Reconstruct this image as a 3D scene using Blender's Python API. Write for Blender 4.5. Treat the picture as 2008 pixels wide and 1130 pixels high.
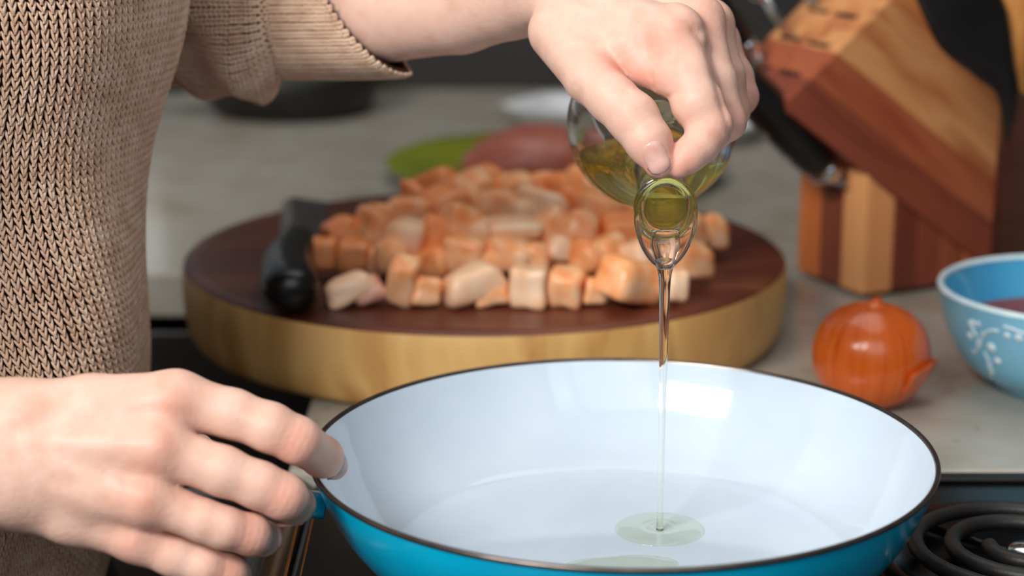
import bpy, bmesh, math, random
import numpy as np
from mathutils import Vector, Matrix, noise

for _o in list(bpy.data.objects):
    bpy.data.objects.remove(_o)
sc = bpy.context.scene
COL = sc.collection
R = math.radians
random.seed(7)

# ------------------------------------------------------------------ camera, world, lights, exposure
FPX, CX, CY, PITCH, HC = 3850.0, 1004.0, 565.0, R(14.7), 0.36     # focal length in px of a 2008 px wide frame; worktop is z = 0
FW = Vector((0, math.cos(PITCH), -math.sin(PITCH)))
UP = Vector((0, math.sin(PITCH), math.cos(PITCH)))
CAM = Vector((0, 0, HC))
cd = bpy.data.cameras.new('camera')
cam = bpy.data.objects.new('camera', cd)
COL.objects.link(cam)
cam.location = CAM
cam.rotation_euler = (R(90) - PITCH, 0, 0)
cd.sensor_fit = 'HORIZONTAL'
cd.sensor_width = 36.0
cd.lens = FPX / 2008 * 36
cd.clip_start = 0.02
cd.dof.use_dof = True
cd.dof.focus_distance = 0.888
cd.dof.aperture_fstop = 5.6
sc.camera = cam

w = bpy.data.worlds.new('world')
sc.world = w
w.use_nodes = True
w.node_tree.nodes['Background'].inputs[0].default_value = (0.84, 0.90, 1.0, 1)
w.node_tree.nodes['Background'].inputs[1].default_value = 0.24


def area(name, loc, target, sx, sy, power, color):
    l = bpy.data.lights.new(name, 'AREA')
    l.shape = 'RECTANGLE'
    l.size, l.size_y = sx, sy
    l.energy = power
    l.color = color
    o = bpy.data.objects.new(name, l)
    o['kind'] = 'helper'
    COL.objects.link(o)
    o.location = loc
    o.rotation_euler = (Vector(target) - Vector(loc)).to_track_quat('-Z', 'Y').to_euler()
    return o


area('window_light', (-1.18, -0.73, 1.55), (0.05, 1.0, 0.05), 1.1, 0.6, 72, (1.0, 0.97, 0.92))
area('front_fill_light', (0.5, -1.7, 1.7), (0.1, 1.2, 0.0), 2.4, 1.6, 22, (0.88, 0.94, 1.0))  # added fill from the front, no known window there
area('ceiling_light', (0.25, 1.40, 1.75), (0.05, 1.3, 0.0), 1.8, 1.4, 12.5, (1.0, 0.95, 0.88))

sc.view_settings.view_transform = 'Standard'
sc.view_settings.look = 'None'
sc.view_settings.gamma = 1.0
sc.view_settings.use_curve_mapping = False
sc.view_settings.exposure = 0.0
sc.cycles.max_bounces = 16
sc.cycles.transmission_bounces = 14
sc.cycles.transparent_max_bounces = 16
sc.cycles.sample_clamp_indirect = 6.0

# ------------------------------------------------------------------ helpers


def U(px, py, d):
    "a point in the place seen at this pixel, d metres along the lens axis"
    return CAM + FW * d + Vector(((px - CX) * d / FPX, 0, 0)) + UP * ((CY - py) * d / FPX)


def ray(px, py):
    return (FW + Vector(((px - CX) / FPX, 0, 0)) + UP * ((CY - py) / FPX))


def G(px, py, z=0.0):
    r = ray(px, py)
    return CAM + r * ((z - HC) / r.z)


def GY(px, py, y):
    r = ray(px, py)
    return CAM + r * (y / r.y)


ORG = {}


def thing(name, label, cat, loc=(0, 0, 0), group=None):
    o = bpy.data.objects.new(name, None)
    o.empty_display_size = 0.02
    COL.objects.link(o)
    o.location = loc
    ORG[o.name] = Vector(loc)
    tag(o, label, cat, group)
    return o


def tag(o, label=None, cat=None, group=None, kind=None):
    if label:
        o['label'] = label
    if cat:
        o['category'] = cat
    if group:
        o['group'] = group
    if kind:
        o['kind'] = kind
    return o


def mk(name, V, F, mat, parent=None, smooth=True, loc=None, kind=None, label=None):
    "one mesh object from world-space vertices"
    V = np.asarray(V, dtype=np.float64).reshape(-1, 3)
    org = ORG[parent.name] if parent is not None else Vector(loc if loc is not None else (0, 0, 0))
    me = bpy.data.meshes.new(name)
    VV = (V - np.array(org)).astype(np.float32)
    if isinstance(F, np.ndarray):
        n, k = F.shape
        me.vertices.add(len(VV))
        me.vertices.foreach_set('co', VV.ravel())
        me.loops.add(n * k)
        me.loops.foreach_set('vertex_index', F.astype(np.int32).ravel())
        me.polygons.add(n)
        me.polygons.foreach_set('loop_start', np.arange(0, n * k, k, dtype=np.int32))
        me.update(calc_edges=True)
        me.validate()
    else:
        me.from_pydata([tuple(v) for v in VV], [], F)
        bm = bmesh.new()
        bm.from_mesh(me)
        bmesh.ops.recalc_face_normals(bm, faces=bm.faces)
        bm.to_mesh(me)
        bm.free()
    me.polygons.foreach_set('use_smooth', [smooth] * len(me.polygons))
    me.materials.append(mat)
    o = bpy.data.objects.new(name, me)
    COL.objects.link(o)
    ORG[o.name] = org
    if parent is not None:
        o.parent = parent
    else:
        o.location = org
    if parent is not None and parent.type == 'EMPTY' or parent is None:
        pass
    if kind:
        o['kind'] = kind
    if label:
        o['label'] = label
    return o


def bevel(o, width, seg=2, angle=35):
    m = o.modifiers.new('bevel', 'BEVEL')
    m.width = width
    m.segments = seg
    m.limit_method = 'ANGLE'
    m.angle_limit = R(angle)
    m.harden_normals = False
    return o


def subsurf(o, n=1):
    m = o.modifiers.new('subsurf', 'SUBSURF')
    m.levels = m.render_levels = n
    return o


def box(name, lo, hi, mat, parent=None, bev=0.0, kind=None, loc=None):
    x0, y0, z0 = lo
    x1, y1, z1 = hi
    V = [(x0, y0, z0), (x1, y0, z0), (x1, y1, z0), (x0, y1, z0), (x0, y0, z1), (x1, y0, z1), (x1, y1, z1), (x0, y1, z1)]
    F = [(0, 3, 2, 1), (4, 5, 6, 7), (0, 1, 5, 4), (1, 2, 6, 5), (2, 3, 7, 6), (3, 0, 4, 7)]
    o = mk(name, V, F, mat, parent, False, loc=loc if loc else ((x0 + x1) / 2, (y0 + y1) / 2, z0), kind=kind)
    if bev:
        bevel(o, bev)
    return o


def frame(axis):
    a = Vector(axis).normalized()
    h = Vector((0, 0, 1)) if abs(a.z) < 0.95 else Vector((1, 0, 0))
    u = h.cross(a).normalized()
    return a, u, a.cross(u).normalized()


def lathe(prof, c, axis=(0, 0, 1), seg=64):
    "surface of revolution; prof = [(radius, height along axis)], closed where the radius is ~0"
    a, u, v = frame(axis)
    c = Vector(c)
    V, F = [], []
    rows = []
    for r, h in prof:
        if r < 1e-6:
            rows.append([len(V)])
            V.append(c + a * h)
        else:
            rows.append(list(range(len(V), len(V) + seg)))
            for i in range(seg):
                t = 2 * math.pi * i / seg
                V.append(c + a * h + u * (r * math.cos(t)) + v * (r * math.sin(t)))
    for A, B in zip(rows, rows[1:]):
        for i in range(seg):
            j = (i + 1) % seg
            if len(A) == 1 and len(B) == 1:
                continue
            if len(A) == 1:
                F.append((A[0], B[i], B[j]))
            elif len(B) == 1:
                F.append((A[i], B[0], A[j]))
            else:
                F.append((A[i], B[i], B[j], A[j]))
    return V, F


def tube(pts, rads, seg=12, cap=True, flat=None, upv=None):
    "swept tube; rads radius or (ru, rv) per point"
    pts = [Vector(p) for p in pts]
    V, F, rows = [], [], []
    n = len(pts)
    pu = None
    for i, p in enumerate(pts):
        t = (pts[min(i + 1, n - 1)] - pts[max(i - 1, 0)]).normalized()
        if upv is not None:
            u = Vector(upv).cross(t).normalized()
        elif pu is None:
            _, u, _ = frame(t)
        else:
            u = (pu - t * pu.dot(t)).normalized()
        pu = u
        v = t.cross(u)
        r = rads[i] if isinstance(rads, (list, tuple)) else rads
        ru, rv = r if isinstance(r, (list, tuple)) else (r, r)
        rows.append(list(range(len(V), len(V) + seg)))
        for k in range(seg):
            q = 2 * math.pi * k / seg
            V.append(p + u * (ru * math.cos(q)) + v * (rv * math.sin(q)))
    for A, B in zip(rows, rows[1:]):
        for k in range(seg):
            j = (k + 1) % seg
            F.append((A[k], A[j], B[j], B[k]))
    if cap:
        F.append(tuple(rows[0][::-1]))
        F.append(tuple(rows[-1]))
    return V, F


def smooth_path(pts, n):
    "Catmull-Rom through rows of numbers"
    P = np.array([list(p) for p in pts], float)
    m = len(P)
    out = []
    for t in np.linspace(0, m - 1, n):
        i = min(int(t), m - 2)
        f = t - i
        p0, p1, p2, p3 = P[max(i - 1, 0)], P[i], P[i + 1], P[min(i + 2, m - 1)]
        out.append(0.5 * (2 * p1 + (p2 - p0) * f + (2 * p0 - 5 * p1 + 4 * p2 - p3) * f * f + (3 * p1 - p0 - 3 * p2 + p3) * f ** 3))
    return np.array(out)


def prism(poly, direction):
    "polygon of world points extruded along a vector"
    n = len(poly)
    d = Vector(direction)
    V = [Vector(p) for p in poly] + [Vector(p) + d for p in poly]
    F = [tuple(range(n)), tuple(range(2 * n - 1, n - 1, -1))]
    for i in range(n):
        j = (i + 1) % n
        F.append((i, i + n, j + n, j))
    return V, F


def join(*parts):
    V, F = [], []
    for v, f in parts:
        o = len(V)
        V += list(v)
        F += [tuple(i + o for i in q) for q in f]
    return V, F


# ------------------------------------------------------------------ materials
def lin(c):
    return tuple(((x / 255) / 12.92 if x / 255 <= 0.04045 else ((x / 255 + 0.055) / 1.055) ** 2.4) for x in c) + (1,)


def material(name, cols, rough=0.5, scale=(30, 30, 30), detail=3, bump=0.0, bscale=None, bdist=0.001, spec=0.5, metal=0.0,
             sss=0.0, sssr=(0.004, 0.002, 0.001), coat=0.0, distortion=0.0, sheen=0.0, rrough=None, positions=None):
    m = bpy.data.materials.new(name)
    m.use_nodes = True
    nt = m.node_tree
    N, L = nt.nodes, nt.links
    b = N['Principled BSDF']
    b.inputs['Roughness'].default_value = rough
    b.inputs['Metallic'].default_value = metal
    b.inputs['Specular IOR Level'].default_value = spec
    b.inputs['Coat Weight'].default_value = coat
    b.inputs['Coat Roughness'].default_value = 0.08
    if sheen:
        b.inputs['Sheen Weight'].default_value = sheen
        b.inputs['Sheen Roughness'].default_value = 0.6
    if sss:
        b.inputs['Subsurface Weight'].default_value = sss
        b.inputs['Subsurface Radius'].default_value = sssr
        b.inputs['Subsurface Scale'].default_value = 1.0
    tc = N.new('ShaderNodeTexCoord')
    mp = N.new('ShaderNodeMapping')
    mp.inputs['Scale'].default_value = scale
    L.new(tc.outputs['Object'], mp.inputs[0])
    nz = N.new('ShaderNodeTexNoise')
    nz.inputs['Scale'].default_value = 1.0
    nz.inputs['Detail'].default_value = detail
    nz.inputs['Distortion'].default_value = distortion
    L.new(mp.outputs[0], nz.inputs['Vector'])
    cr = N.new('ShaderNodeValToRGB')
    el = cr.color_ramp.elements
    if positions is None:
        positions = [0.28 + 0.44 * i / max(1, len(cols) - 1) for i in range(len(cols))]
    el[0].position, el[0].color = positions[0], lin(cols[0])
    el[1].position, el[1].color = positions[-1], lin(cols[-1])
    for p, c in list(zip(positions, cols))[1:-1]:
        e = el.new(p)
        e.color = lin(c)
    L.new(nz.outputs[0], cr.inputs[0])
    L.new(cr.outputs[0], b.inputs['Base Color'])
    if bump:
        n2 = N.new('ShaderNodeTexNoise')
        mp2 = N.new('ShaderNodeMapping')
        mp2.inputs['Scale'].default_value = bscale or scale
        L.new(tc.outputs['Object'], mp2.inputs[0])
        L.new(mp2.outputs[0], n2.inputs['Vector'])
        n2.inputs['Scale'].default_value = 1.0
        n2.inputs['Detail'].default_value = 4
        bp = N.new('ShaderNodeBump')
        bp.inputs['Strength'].default_value = bump
        bp.inputs['Distance'].default_value = bdist
        L.new(n2.outputs[0], bp.inputs['Height'])
        L.new(bp.outputs[0], b.inputs['Normal'])
    return m


def clear(name, color, ior=1.47, rough=0.0, density=0.0, vol=None, thin=0.0, thin_col=(1, 1, 1, 1)):
    m = bpy.data.materials.new(name)
    m.use_nodes = True
    b = m.node_tree.nodes['Principled BSDF']
    b.inputs['Base Color'].default_value = color
    b.inputs['Transmission Weight'].default_value = 1.0
    b.inputs['Roughness'].default_value = rough
    b.inputs['IOR'].default_value = ior
    if thin:                                    # part of the light passes straight on, as through a thin wall
        nt = m.node_tree
        tr, mx = nt.nodes.new('ShaderNodeBsdfTransparent'), nt.nodes.new('ShaderNodeMixShader')
        tr.inputs[0].default_value = thin_col
        mx.inputs[0].default_value = thin
        nt.links.new(b.outputs[0], mx.inputs[1])
        nt.links.new(tr.outputs[0], mx.inputs[2])
        nt.links.new(mx.outputs[0], nt.nodes['Material Output'].inputs[0])
    if density:
        a = m.node_tree.nodes.new('ShaderNodeVolumeAbsorption')
        a.inputs[0].default_value = vol
        a.inputs[1].default_value = density
        m.node_tree.links.new(a.outputs[0], m.node_tree.nodes['Material Output'].inputs['Volume'])
    return m


M = {}
M['counter'] = material('worktop_stone', [(148, 136, 119), (165, 158, 145), (171, 169, 161), (158, 149, 133)], 0.17, (14, 14, 14), 6, spec=0.5,
                        bump=0.06, bscale=(60, 60, 60), bdist=0.0004)
M['slab_edge'] = material('worktop_edge', [(112, 100, 86), (128, 116, 102)], 0.5, (20, 20, 20))
M['wall'] = material('dark_wall_paint', [(27, 26, 25), (36, 34, 32)], 0.7, (4, 4, 4))
M['wallr'] = material('wall_paint', [(82, 77, 71), (94, 88, 81)], 0.8, (4, 4, 4))
M['floor'] = material('floor_boards', [(48, 32, 24), (66, 44, 32)], 0.5, (3, 20, 3))
M['cabinet'] = material('cabinet_black', [(22, 19, 18), (30, 26, 24)], 0.45, (5, 5, 40))
M['stove'] = material('stove_enamel', [(8, 8, 9), (12, 11, 12)], 0.24, (40, 40, 40), spec=0.5, bump=0.06, bscale=(120, 120, 120))
M['coil'] = material('burner_coil', [(30, 28, 27), (44, 41, 39)], 0.5, (120, 120, 120), bump=0.4, bscale=(600, 600, 600), bdist=0.0004)
M['drip'] = material('drip_pan', [(14, 14, 15), (22, 21, 21)], 0.25, (60, 60, 60), metal=0.4)
M['steel'] = material('brushed_steel', [(70, 68, 68), (140, 138, 138)], 0.34, (400, 6, 400), metal=1.0)
M['glint'] = material('orange_glint', [(160, 96, 40), (190, 120, 56)], 0.35, (50, 50, 50), metal=1.0)  # orange reflection on the stove edge, put into a colour
M['chrome'] = material('polished_steel', [(210, 214, 220), (232, 234, 238)], 0.16, (50, 50, 50), metal=1.0)
M['blade'] = material('knife_steel', [(120, 118, 116), (150, 148, 146)], 0.3, (30, 200, 30), metal=0.9)
M['black'] = material('black_plastic', [(14, 14, 15), (20, 20, 21)], 0.30, (60, 60, 60), spec=0.5)
M['skillet'] = material('black_iron', [(10, 10, 10), (16, 16, 16)], 0.5, (60, 60, 60), bump=0.2, bscale=(200, 200, 200))
M['pan_white'] = material('white_ceramic', [(196, 211, 225), (205, 219, 231)], 0.07, (20, 20, 20), spec=0.5)
M['pan_blue'] = material('blue_enamel', [(0, 166, 212), (0, 182, 226)], 0.17, (14, 14, 14), spec=0.5, coat=0.6)
M['rim'] = material('bare_rim_metal', [(96, 88, 84), (120, 112, 108)], 0.28, (90, 90, 90), metal=0.9)
M['bowl'] = material('blue_glaze', [(112, 184, 218), (134, 198, 226)], 0.14, (22, 22, 22), spec=0.55, coat=0.4)
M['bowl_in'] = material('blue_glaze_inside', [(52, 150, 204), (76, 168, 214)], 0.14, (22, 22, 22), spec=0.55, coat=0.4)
M['relief'] = material('white_slip', [(196, 224, 236), (224, 240, 246)], 0.3, (80, 80, 80))
M['sauce'] = material('red_brown_sauce', [(118, 44, 26), (150, 66, 40)], 0.4, (120, 120, 120), bump=0.6, bscale=(260, 260, 260), bdist=0.002)
M['board_top'] = material('board_end_grain', [(56, 20, 13), (82, 34, 20), (100, 46, 28), (150, 96, 58)], 0.42, (5, 14, 8), 8, distortion=0.6,
                          bump=0.25, bscale=(30, 90, 30), bdist=0.0008, positions=[0.25, 0.45, 0.6, 0.8])
M['board_side'] = material('board_side_grain', [(150, 98, 52), (206, 156, 92), (222, 178, 112), (186, 132, 72)], 0.5, (16, 16, 5), 6, distortion=0.8,
                           bump=0.3, bscale=(60, 60, 12), bdist=0.001)
M['meat'] = material('raw_chicken', [(240, 134, 68), (249, 168, 108), (252, 196, 150), (251, 212, 180)], 0.30, (42, 42, 42), 5, distortion=0.7, bump=0.35,
                     bscale=(70, 110, 70), bdist=0.0016, sss=0.16, sssr=(0.005, 0.0022, 0.001))
M['meat_pale'] = material('raw_chicken_pale', [(244, 172, 122), (250, 204, 164), (252, 222, 194)], 0.3, (46, 46, 46), 5, bump=0.3, bscale=(80, 110, 80),
                          bdist=0.0015, sss=0.16, sssr=(0.005, 0.0024, 0.001))
M['meat_deep'] = material('raw_chicken_deep', [(234, 122, 62), (246, 152, 90), (250, 182, 128)], 0.34, (40, 40, 40), 5, bump=0.35, bscale=(80, 110, 80),
                          bdist=0.0016, sss=0.16, sssr=(0.005, 0.002, 0.001))
M['meat_skin'] = material('raw_chicken_skin', [(198, 112, 92), (226, 158, 136), (238, 190, 168)], 0.18, (60, 60, 60), 5, bump=0.3, bscale=(120, 120, 120),
                          bdist=0.0012, sss=0.3)
M['breast'] = material('chicken_breast_flesh', [(160, 84, 68), (186, 108, 92), (170, 92, 76)], 0.3, (16, 16, 16), 4, sss=0.2, bump=0.2, bscale=(40, 40, 40))
M['plate'] = material('lime_glaze', [(116, 128, 20), (136, 146, 30)], 0.3, (12, 12, 12))
M['tray'] = material('white_china', [(206, 210, 216), (222, 224, 228)], 0.3, (14, 14, 14))
M['trousers'] = material('dark_trousers', [(24, 18, 18), (36, 27, 26)], 0.9, (200, 200, 60))
M['nail'] = material('fingernail', [(226, 166, 152), (236, 186, 174)], 0.22, (160, 160, 160), spec=0.5, sss=0.15)
M['nail_shaded'] = material('fingernail_shaded', [(112, 58, 56), (136, 78, 74)], 0.2, (160, 160, 160), spec=0.5)  # the index fingertip's shade is put into this nail colour
M['knit'] = material('beige_yarn', [(200, 164, 138), (218, 186, 160), (229, 202, 179)], 0.9, (90, 90, 90), 4, bump=0.7, bscale=(1600, 1600, 700),
                     bdist=0.0005, sheen=0.08, spec=0.15)
M['knit_gap'] = material('yarn_gap_shade', [(64, 40, 26), (84, 56, 38)], 0.95, (300, 300, 300), 3, bump=0.6, bscale=(500, 500, 500), bdist=0.001,
                          spec=0.1)  # dark brown ground: shade between the stitches put into the colour
M['knit_plain'] = material('beige_yarn_plain', [(150, 116, 88), (196, 162, 132), (208, 176, 148)], 0.92, (900, 900, 300), 2, bump=0.8, bscale=(600, 600, 220), bdist=0.002,
                           sheen=0.25, spec=0.15)
M['glass'] = clear('clear_glass', (0.98, 0.995, 0.99, 1), 1.48, thin=0.08)
M['oil'] = clear('golden_oil', (1, 1, 1, 1), 1.46, 0.0, 4.0, (0.95, 0.90, 0.06, 1), thin=0.24, thin_col=(1.0, 0.96, 0.36, 1))
_b = M['oil'].node_tree.nodes['Principled BSDF']
_b.inputs['Transmission Weight'].default_value = 0.97
_b.inputs['Base Color'].default_value = (1.0, 0.94, 0.30, 1)
M['oil_thin'] = clear('poured_oil', (1, 1, 0.96, 1), 1.44, 0.0, 14.0, (0.90, 0.88, 0.42, 1))


def wood(name, cols, axis, across=34.0, rough=0.42, along=2.5):
    s = [across, across, across]
    m = material(name, cols, rough, tuple(s), 5, distortion=0.5, bump=0.15, bscale=(80, 80, 80), bdist=0.0005)
    mp = [n for n in m.node_tree.nodes if n.type == 'MAPPING'][0]
    # rotate object space so the grain axis lies on Z, then stretch it
    a, u, v = frame(axis)
    rot = Matrix((u, v, a)).to_euler()
    nt = m.node_tree
    m2 = nt.nodes.new('ShaderNodeMapping')          # turn first, then stretch
    m2.inputs['Rotation'].default_value = rot
    tc = [n for n in nt.nodes if n.type == 'TEX_COORD'][0]
    nt.links.new(tc.outputs['Object'], m2.inputs[0])
    nt.links.new(m2.outputs[0], mp.inputs[0])
    mp.inputs['Scale'].default_value = (across, across, along)
    return m


def skin_material():
    m = material('skin', [(216, 170, 150), (229, 190, 173), (222, 179, 160)], 0.50, (60, 60, 60), 5, bump=0.35, bscale=(420, 420, 420), bdist=0.0006, spec=0.35, sss=0.22,
                 sssr=(0.0045, 0.0018, 0.0009))
    nt = m.node_tree
    N, L = nt.nodes, nt.links
    b = N['Principled BSDF']
    src = b.inputs['Base Color'].links[0].from_socket
    at = N.new('ShaderNodeAttribute')
    at.attribute_name = 'flush_shade'
    mx = N.new('ShaderNodeMix')
    mx.data_type = 'RGBA'
    L.new(at.outputs['Fac'], mx.inputs[0])
    L.new(src, mx.inputs[6])
    mx.inputs[7].default_value = lin((226, 128, 104))
    L.new(mx.outputs[2], b.inputs['Base Color'])
    return m


M['skin'] = skin_material()


def film_material():
    m = bpy.data.materials.new('oil_film')
    m.use_nodes = True
    nt = m.node_tree
    nt.nodes.remove(nt.nodes['Principled BSDF'])
    tr, gl, mx, fr = (nt.nodes.new(k) for k in ('ShaderNodeBsdfTransparent', 'ShaderNodeBsdfGlossy', 'ShaderNodeMixShader', 'ShaderNodeLayerWeight'))
    tr.inputs[0].default_value = (0.95, 0.96, 0.88, 1)
    gl.inputs['Roughness'].default_value = 0.02
    fr.inputs['Blend'].default_value = 0.5
    pw = nt.nodes.new('ShaderNodeMath')
    pw.operation = 'POWER'
    pw.inputs[1].default_value = 5.0
    ad = nt.nodes.new('ShaderNodeMath')
    ad.operation = 'MULTIPLY_ADD'
    ad.inputs[1].default_value, ad.inputs[2].default_value = 0.9, 0.04
    nt.links.new(fr.outputs['Facing'], pw.inputs[0])
    nt.links.new(pw.outputs[0], ad.inputs[0])
    nt.links.new(ad.outputs[0], mx.inputs[0])
    nt.links.new(tr.outputs[0], mx.inputs[1])
    nt.links.new(gl.outputs[0], mx.inputs[2])
    nt.links.new(mx.outputs[0], nt.nodes['Material Output'].inputs[0])
    return m


M['film'] = film_material()


def speckle(m, col, scale, lo, hi):
    "small stains scattered over a surface"
    nt = m.node_tree
    b = nt.nodes['Principled BSDF']
    src = b.inputs['Base Color'].links[0].from_socket
    tc = [n for n in nt.nodes if n.type == 'TEX_COORD'][0]
    v = nt.nodes.new('ShaderNodeTexVoronoi')
    v.inputs['Scale'].default_value = scale
    nt.links.new(tc.outputs['Object'], v.inputs['Vector'])
    r = nt.nodes.new('ShaderNodeMapRange')
    r.inputs[1].default_value, r.inputs[2].default_value, r.inputs[3].default_value, r.inputs[4].default_value = lo, hi, 0.7, 0.0
    nt.links.new(v.outputs['Distance'], r.inputs[0])
    mx = nt.nodes.new('ShaderNodeMix')
    mx.data_type = 'RGBA'
    nt.links.new(r.outputs[0], mx.inputs[0])
    nt.links.new(src, mx.inputs[6])
    mx.inputs[7].default_value = lin(col)
    nt.links.new(mx.outputs[2], b.inputs['Base Color'])


speckle(M['counter'], (112, 118, 100), 46.0, 0.05, 0.16)

# ------------------------------------------------------------------ the setting
FLOOR_Z = -0.90
box('floor', (-3.0, -2.2, FLOOR_Z - 0.05), (0.75, 3.2, FLOOR_Z), M['floor'], kind='structure')
box('wall_back', (-0.42, 2.30, FLOOR_Z), (0.75, 2.40, 1.7), M['wall'], kind='structure')
V, F = join(prism([(-3.0, 2.30, FLOOR_Z), (-0.42, 2.30, FLOOR_Z), (-0.42, 2.30, 0.14), (-3.0, 2.30, 0.14)], (0, 0.1, 0)),
            prism([(-3.0, 2.30, 1.35), (-0.42, 2.30, 1.35), (-0.42, 2.30, 1.7), (-3.0, 2.30, 1.7)], (0, 0.1, 0)),
            prism([(-3.0, 2.30, 0.14), (-1.5, 2.30, 0.14), (-1.5, 2.30, 1.35), (-3.0, 2.30, 1.35)], (0, 0.1, 0)))
mk('wall_rear', V, F, M['wallr'], None, False, kind='structure')
box('wall_left', (-2.1, -2.2, FLOOR_Z), (-2.0, 2.299, 1.7), M['wallr'], kind='structure')
wf = thing('window_1', None, None, (-0.96, 2.35, 0.14))
wf['kind'] = 'structure'
for lo, hi in (((-1.5, 2.32, 0.14), (-0.42, 2.38, 0.18)), ((-1.5, 2.32, 1.31), (-0.42, 2.38, 1.35)), ((-1.5, 2.32, 0.18), (-1.46, 2.38, 1.31)), ((-0.46, 2.32, 0.18), (-0.42, 2.38, 1.31)), ((-0.98, 2.325, 0.18), (-0.94, 2.375, 1.31))):
    box('window_frame', lo, hi, M['tray'], wf, 0.003)
box('wall_right', (0.642, -0.2, FLOOR_Z), (0.742, 2.299, 1.7), M['wallr'], kind='structure')

t = thing('kitchen_worktop', 'pale speckled stone worktop with a dark cabinet below, under the round board', 'worktop', (0.25, 1.7, 0))
V, F = prism([(-0.12, 0.988, -0.035), (0.64, 0.988, -0.035), (0.64, 2.297, -0.035), (-1.6, 2.297, -0.035), (-1.6, 1.417, -0.035), (-0.12, 1.417, -0.035)],
             (0, 0, 0.035))
bevel(mk('slab', V, F, M['counter'], t, False), 0.003)
V, F = prism([(-0.09, 0.992, -0.86), (0.64, 0.992, -0.86), (0.64, 2.28, -0.86), (-1.6, 2.28, -0.86), (-1.6, 1.455, -0.86), (-0.09, 1.455, -0.86)], (0, 0, 0.825))
mk('cabinet_body', V, F, M['cabinet'], t, False)
for i in range(3):
    x1 = -0.14 - i * 0.48
    bevel(box('cabinet_door', (x1 - 0.46, 1.435, -0.80), (x1, 1.454, -0.05), M['cabinet'], t), 0.003)
V, F = prism([(-0.07, 1.02, -0.9), (0.62, 1.02, -0.9), (0.62, 2.26, -0.9), (-1.6, 2.26, -0.9), (-1.6, 1.5, -0.9), (-0.07, 1.5, -0.9)], (0, 0, 0.04))
mk('plinth', V, F, M['cabinet'], t, False)

t = thing('electric_stove', 'black enamel electric stove with coil burners beside the worktop', 'stove', (0.2, 0.62, FLOOR_Z))
bevel(box('cooktop', (-0.104, 0.26, -0.022), (0.56, 0.984, -0.002), M['stove'], t), 0.003)
bevel(box('back_lip', (-0.104, 0.974, -0.002), (0.56, 0.984, 0.0008), M['skillet'], t), 0.0012)
bevel(box('oven_body', (-0.10, 0.27, -0.90), (0.55, 0.98, -0.022), M['cabinet'], t), 0.004)
V, F = tube([(-0.113, 0.262, -0.014), (-0.1135, 0.5, -0.014), (-0.117, 0.8, -0.014), (-0.119, 0.984, -0.014)], [(0.015, 0.012)] * 4, 20)
mk('front_trim', V, F, M['steel'], t)
for x, z in ((-0.1035, -0.0016), (-0.0965, -0.0016)):
    V, F = tube([(x + 0.004, 0.27, z), (x + 0.003, 0.7, z), (x - 0.002, 0.85, z), (x - 0.010 + 0.006, 0.955, z)], [0.0009 if x < -0.1 else 0.0005] * 4, 8)
    mk('glint_line', V, F, M['glint'], t)  # thin tubes standing in for reflected orange lines
bevel(box('oven_door', (-0.125, 0.30, -0.72), (-0.10, 0.94, -0.12), M['cabinet'], t), 0.006)


def burner(c, r0, r1, pitch, name):
    cx, cy = c
    prof = [(0.006, -0.0015), (r1 - 0.004, -0.0012), (r1 + 0.004, 0.0012), (r1 + 0.008, 0.0032), (r1 + 0.013, 0.0024), (r1 + 0.0145, -0.0018)]
    V, F = lathe(prof, (cx, cy, 0), seg=72)
    mk('drip_pan', V, F, M['drip'], t)
    turns = (r1 - r0) / pitch
    n = int(turns * 56)
    pts = []
    for i in range(n + 1):
        q = 2 * math.pi * turns * i / n
        r = r0 + (r1 - r0) * i / n
        pts.append((cx + r * math.cos(q + math.pi), cy + r * math.sin(q + math.pi), 0.0072))
    V, F = tube(pts, [(0.0040, 0.0036)] * len(pts), 12, upv=(0, 0, 1))
    mk('heating_coil', V, F, M['coil'], t)
    V, F = lathe([(0, 0.0075), (0.006, 0.0072), (0.0085, 0.0055), (0.009, 0.0)], (cx, cy, 0), seg=32)
    mk('centre_cap', V, F, M['chrome'], t)
    for k in range(3):
        q = 2 * math.pi * k / 3 + 0.3
        d = Vector((math.cos(q), math.sin(q), 0))
        p = Vector((cx, cy, 0.0018))
        V, F = tube([p + d * 0.008, p + d * (r1 + 0.008)], [(0.0012, 0.0022)] * 2, 8)
        mk('coil_support', V, F, M['drip'], t)


PC = Vector((0.0498, 0.840, 0))
burner((0.2425, 0.866), 0.0171, 0.0580, 0.0173, 'front')
burner((PC.x, PC.y), 0.0165, 0.085, 0.0172, 'pan')

# ------------------------------------------------------------------ frying pan
t = thing('frying_pan', 'blue frying pan with a white ceramic inside on the black stove', 'frying pan', (PC.x, PC.y, 0.0114))


def curve2(pts, n):
    return [tuple(p) for p in smooth_path(pts, n)]


outer = [(0, 0.0116)] + curve2([(0.092, 0.0116), (0.104, 0.0138), (0.116, 0.021), (0.127, 0.034), (0.1355, 0.050), (0.1402, 0.0635)], 26)
V, F = lathe(outer, PC, seg=160)
mk('outer_shell', V, F, M['pan_blue'], t)
inner = [(0, 0.0158), (0.05, 0.0157)] + curve2([(0.094, 0.0158), (0.105, 0.0185), (0.116, 0.026), (0.1260, 0.038), (0.1338, 0.052), (0.1388, 0.0645)], 26)
V, F = lathe(inner, PC, seg=160)
mk('ceramic_lining', V, F, M['pan_white'], t)
V, F = lathe([(0.1385, 0.0636), (0.1388, 0.0648), (0.1396, 0.0654), (0.1406, 0.0652), (0.1411, 0.0644), (0.1409, 0.0634), (0.1400, 0.0630)], PC, seg=160)
mk('bare_rim', V, F, M['rim'], t)
h0 = GY(600, 978, PC.y + 0.004)
hz = h0.z
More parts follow.
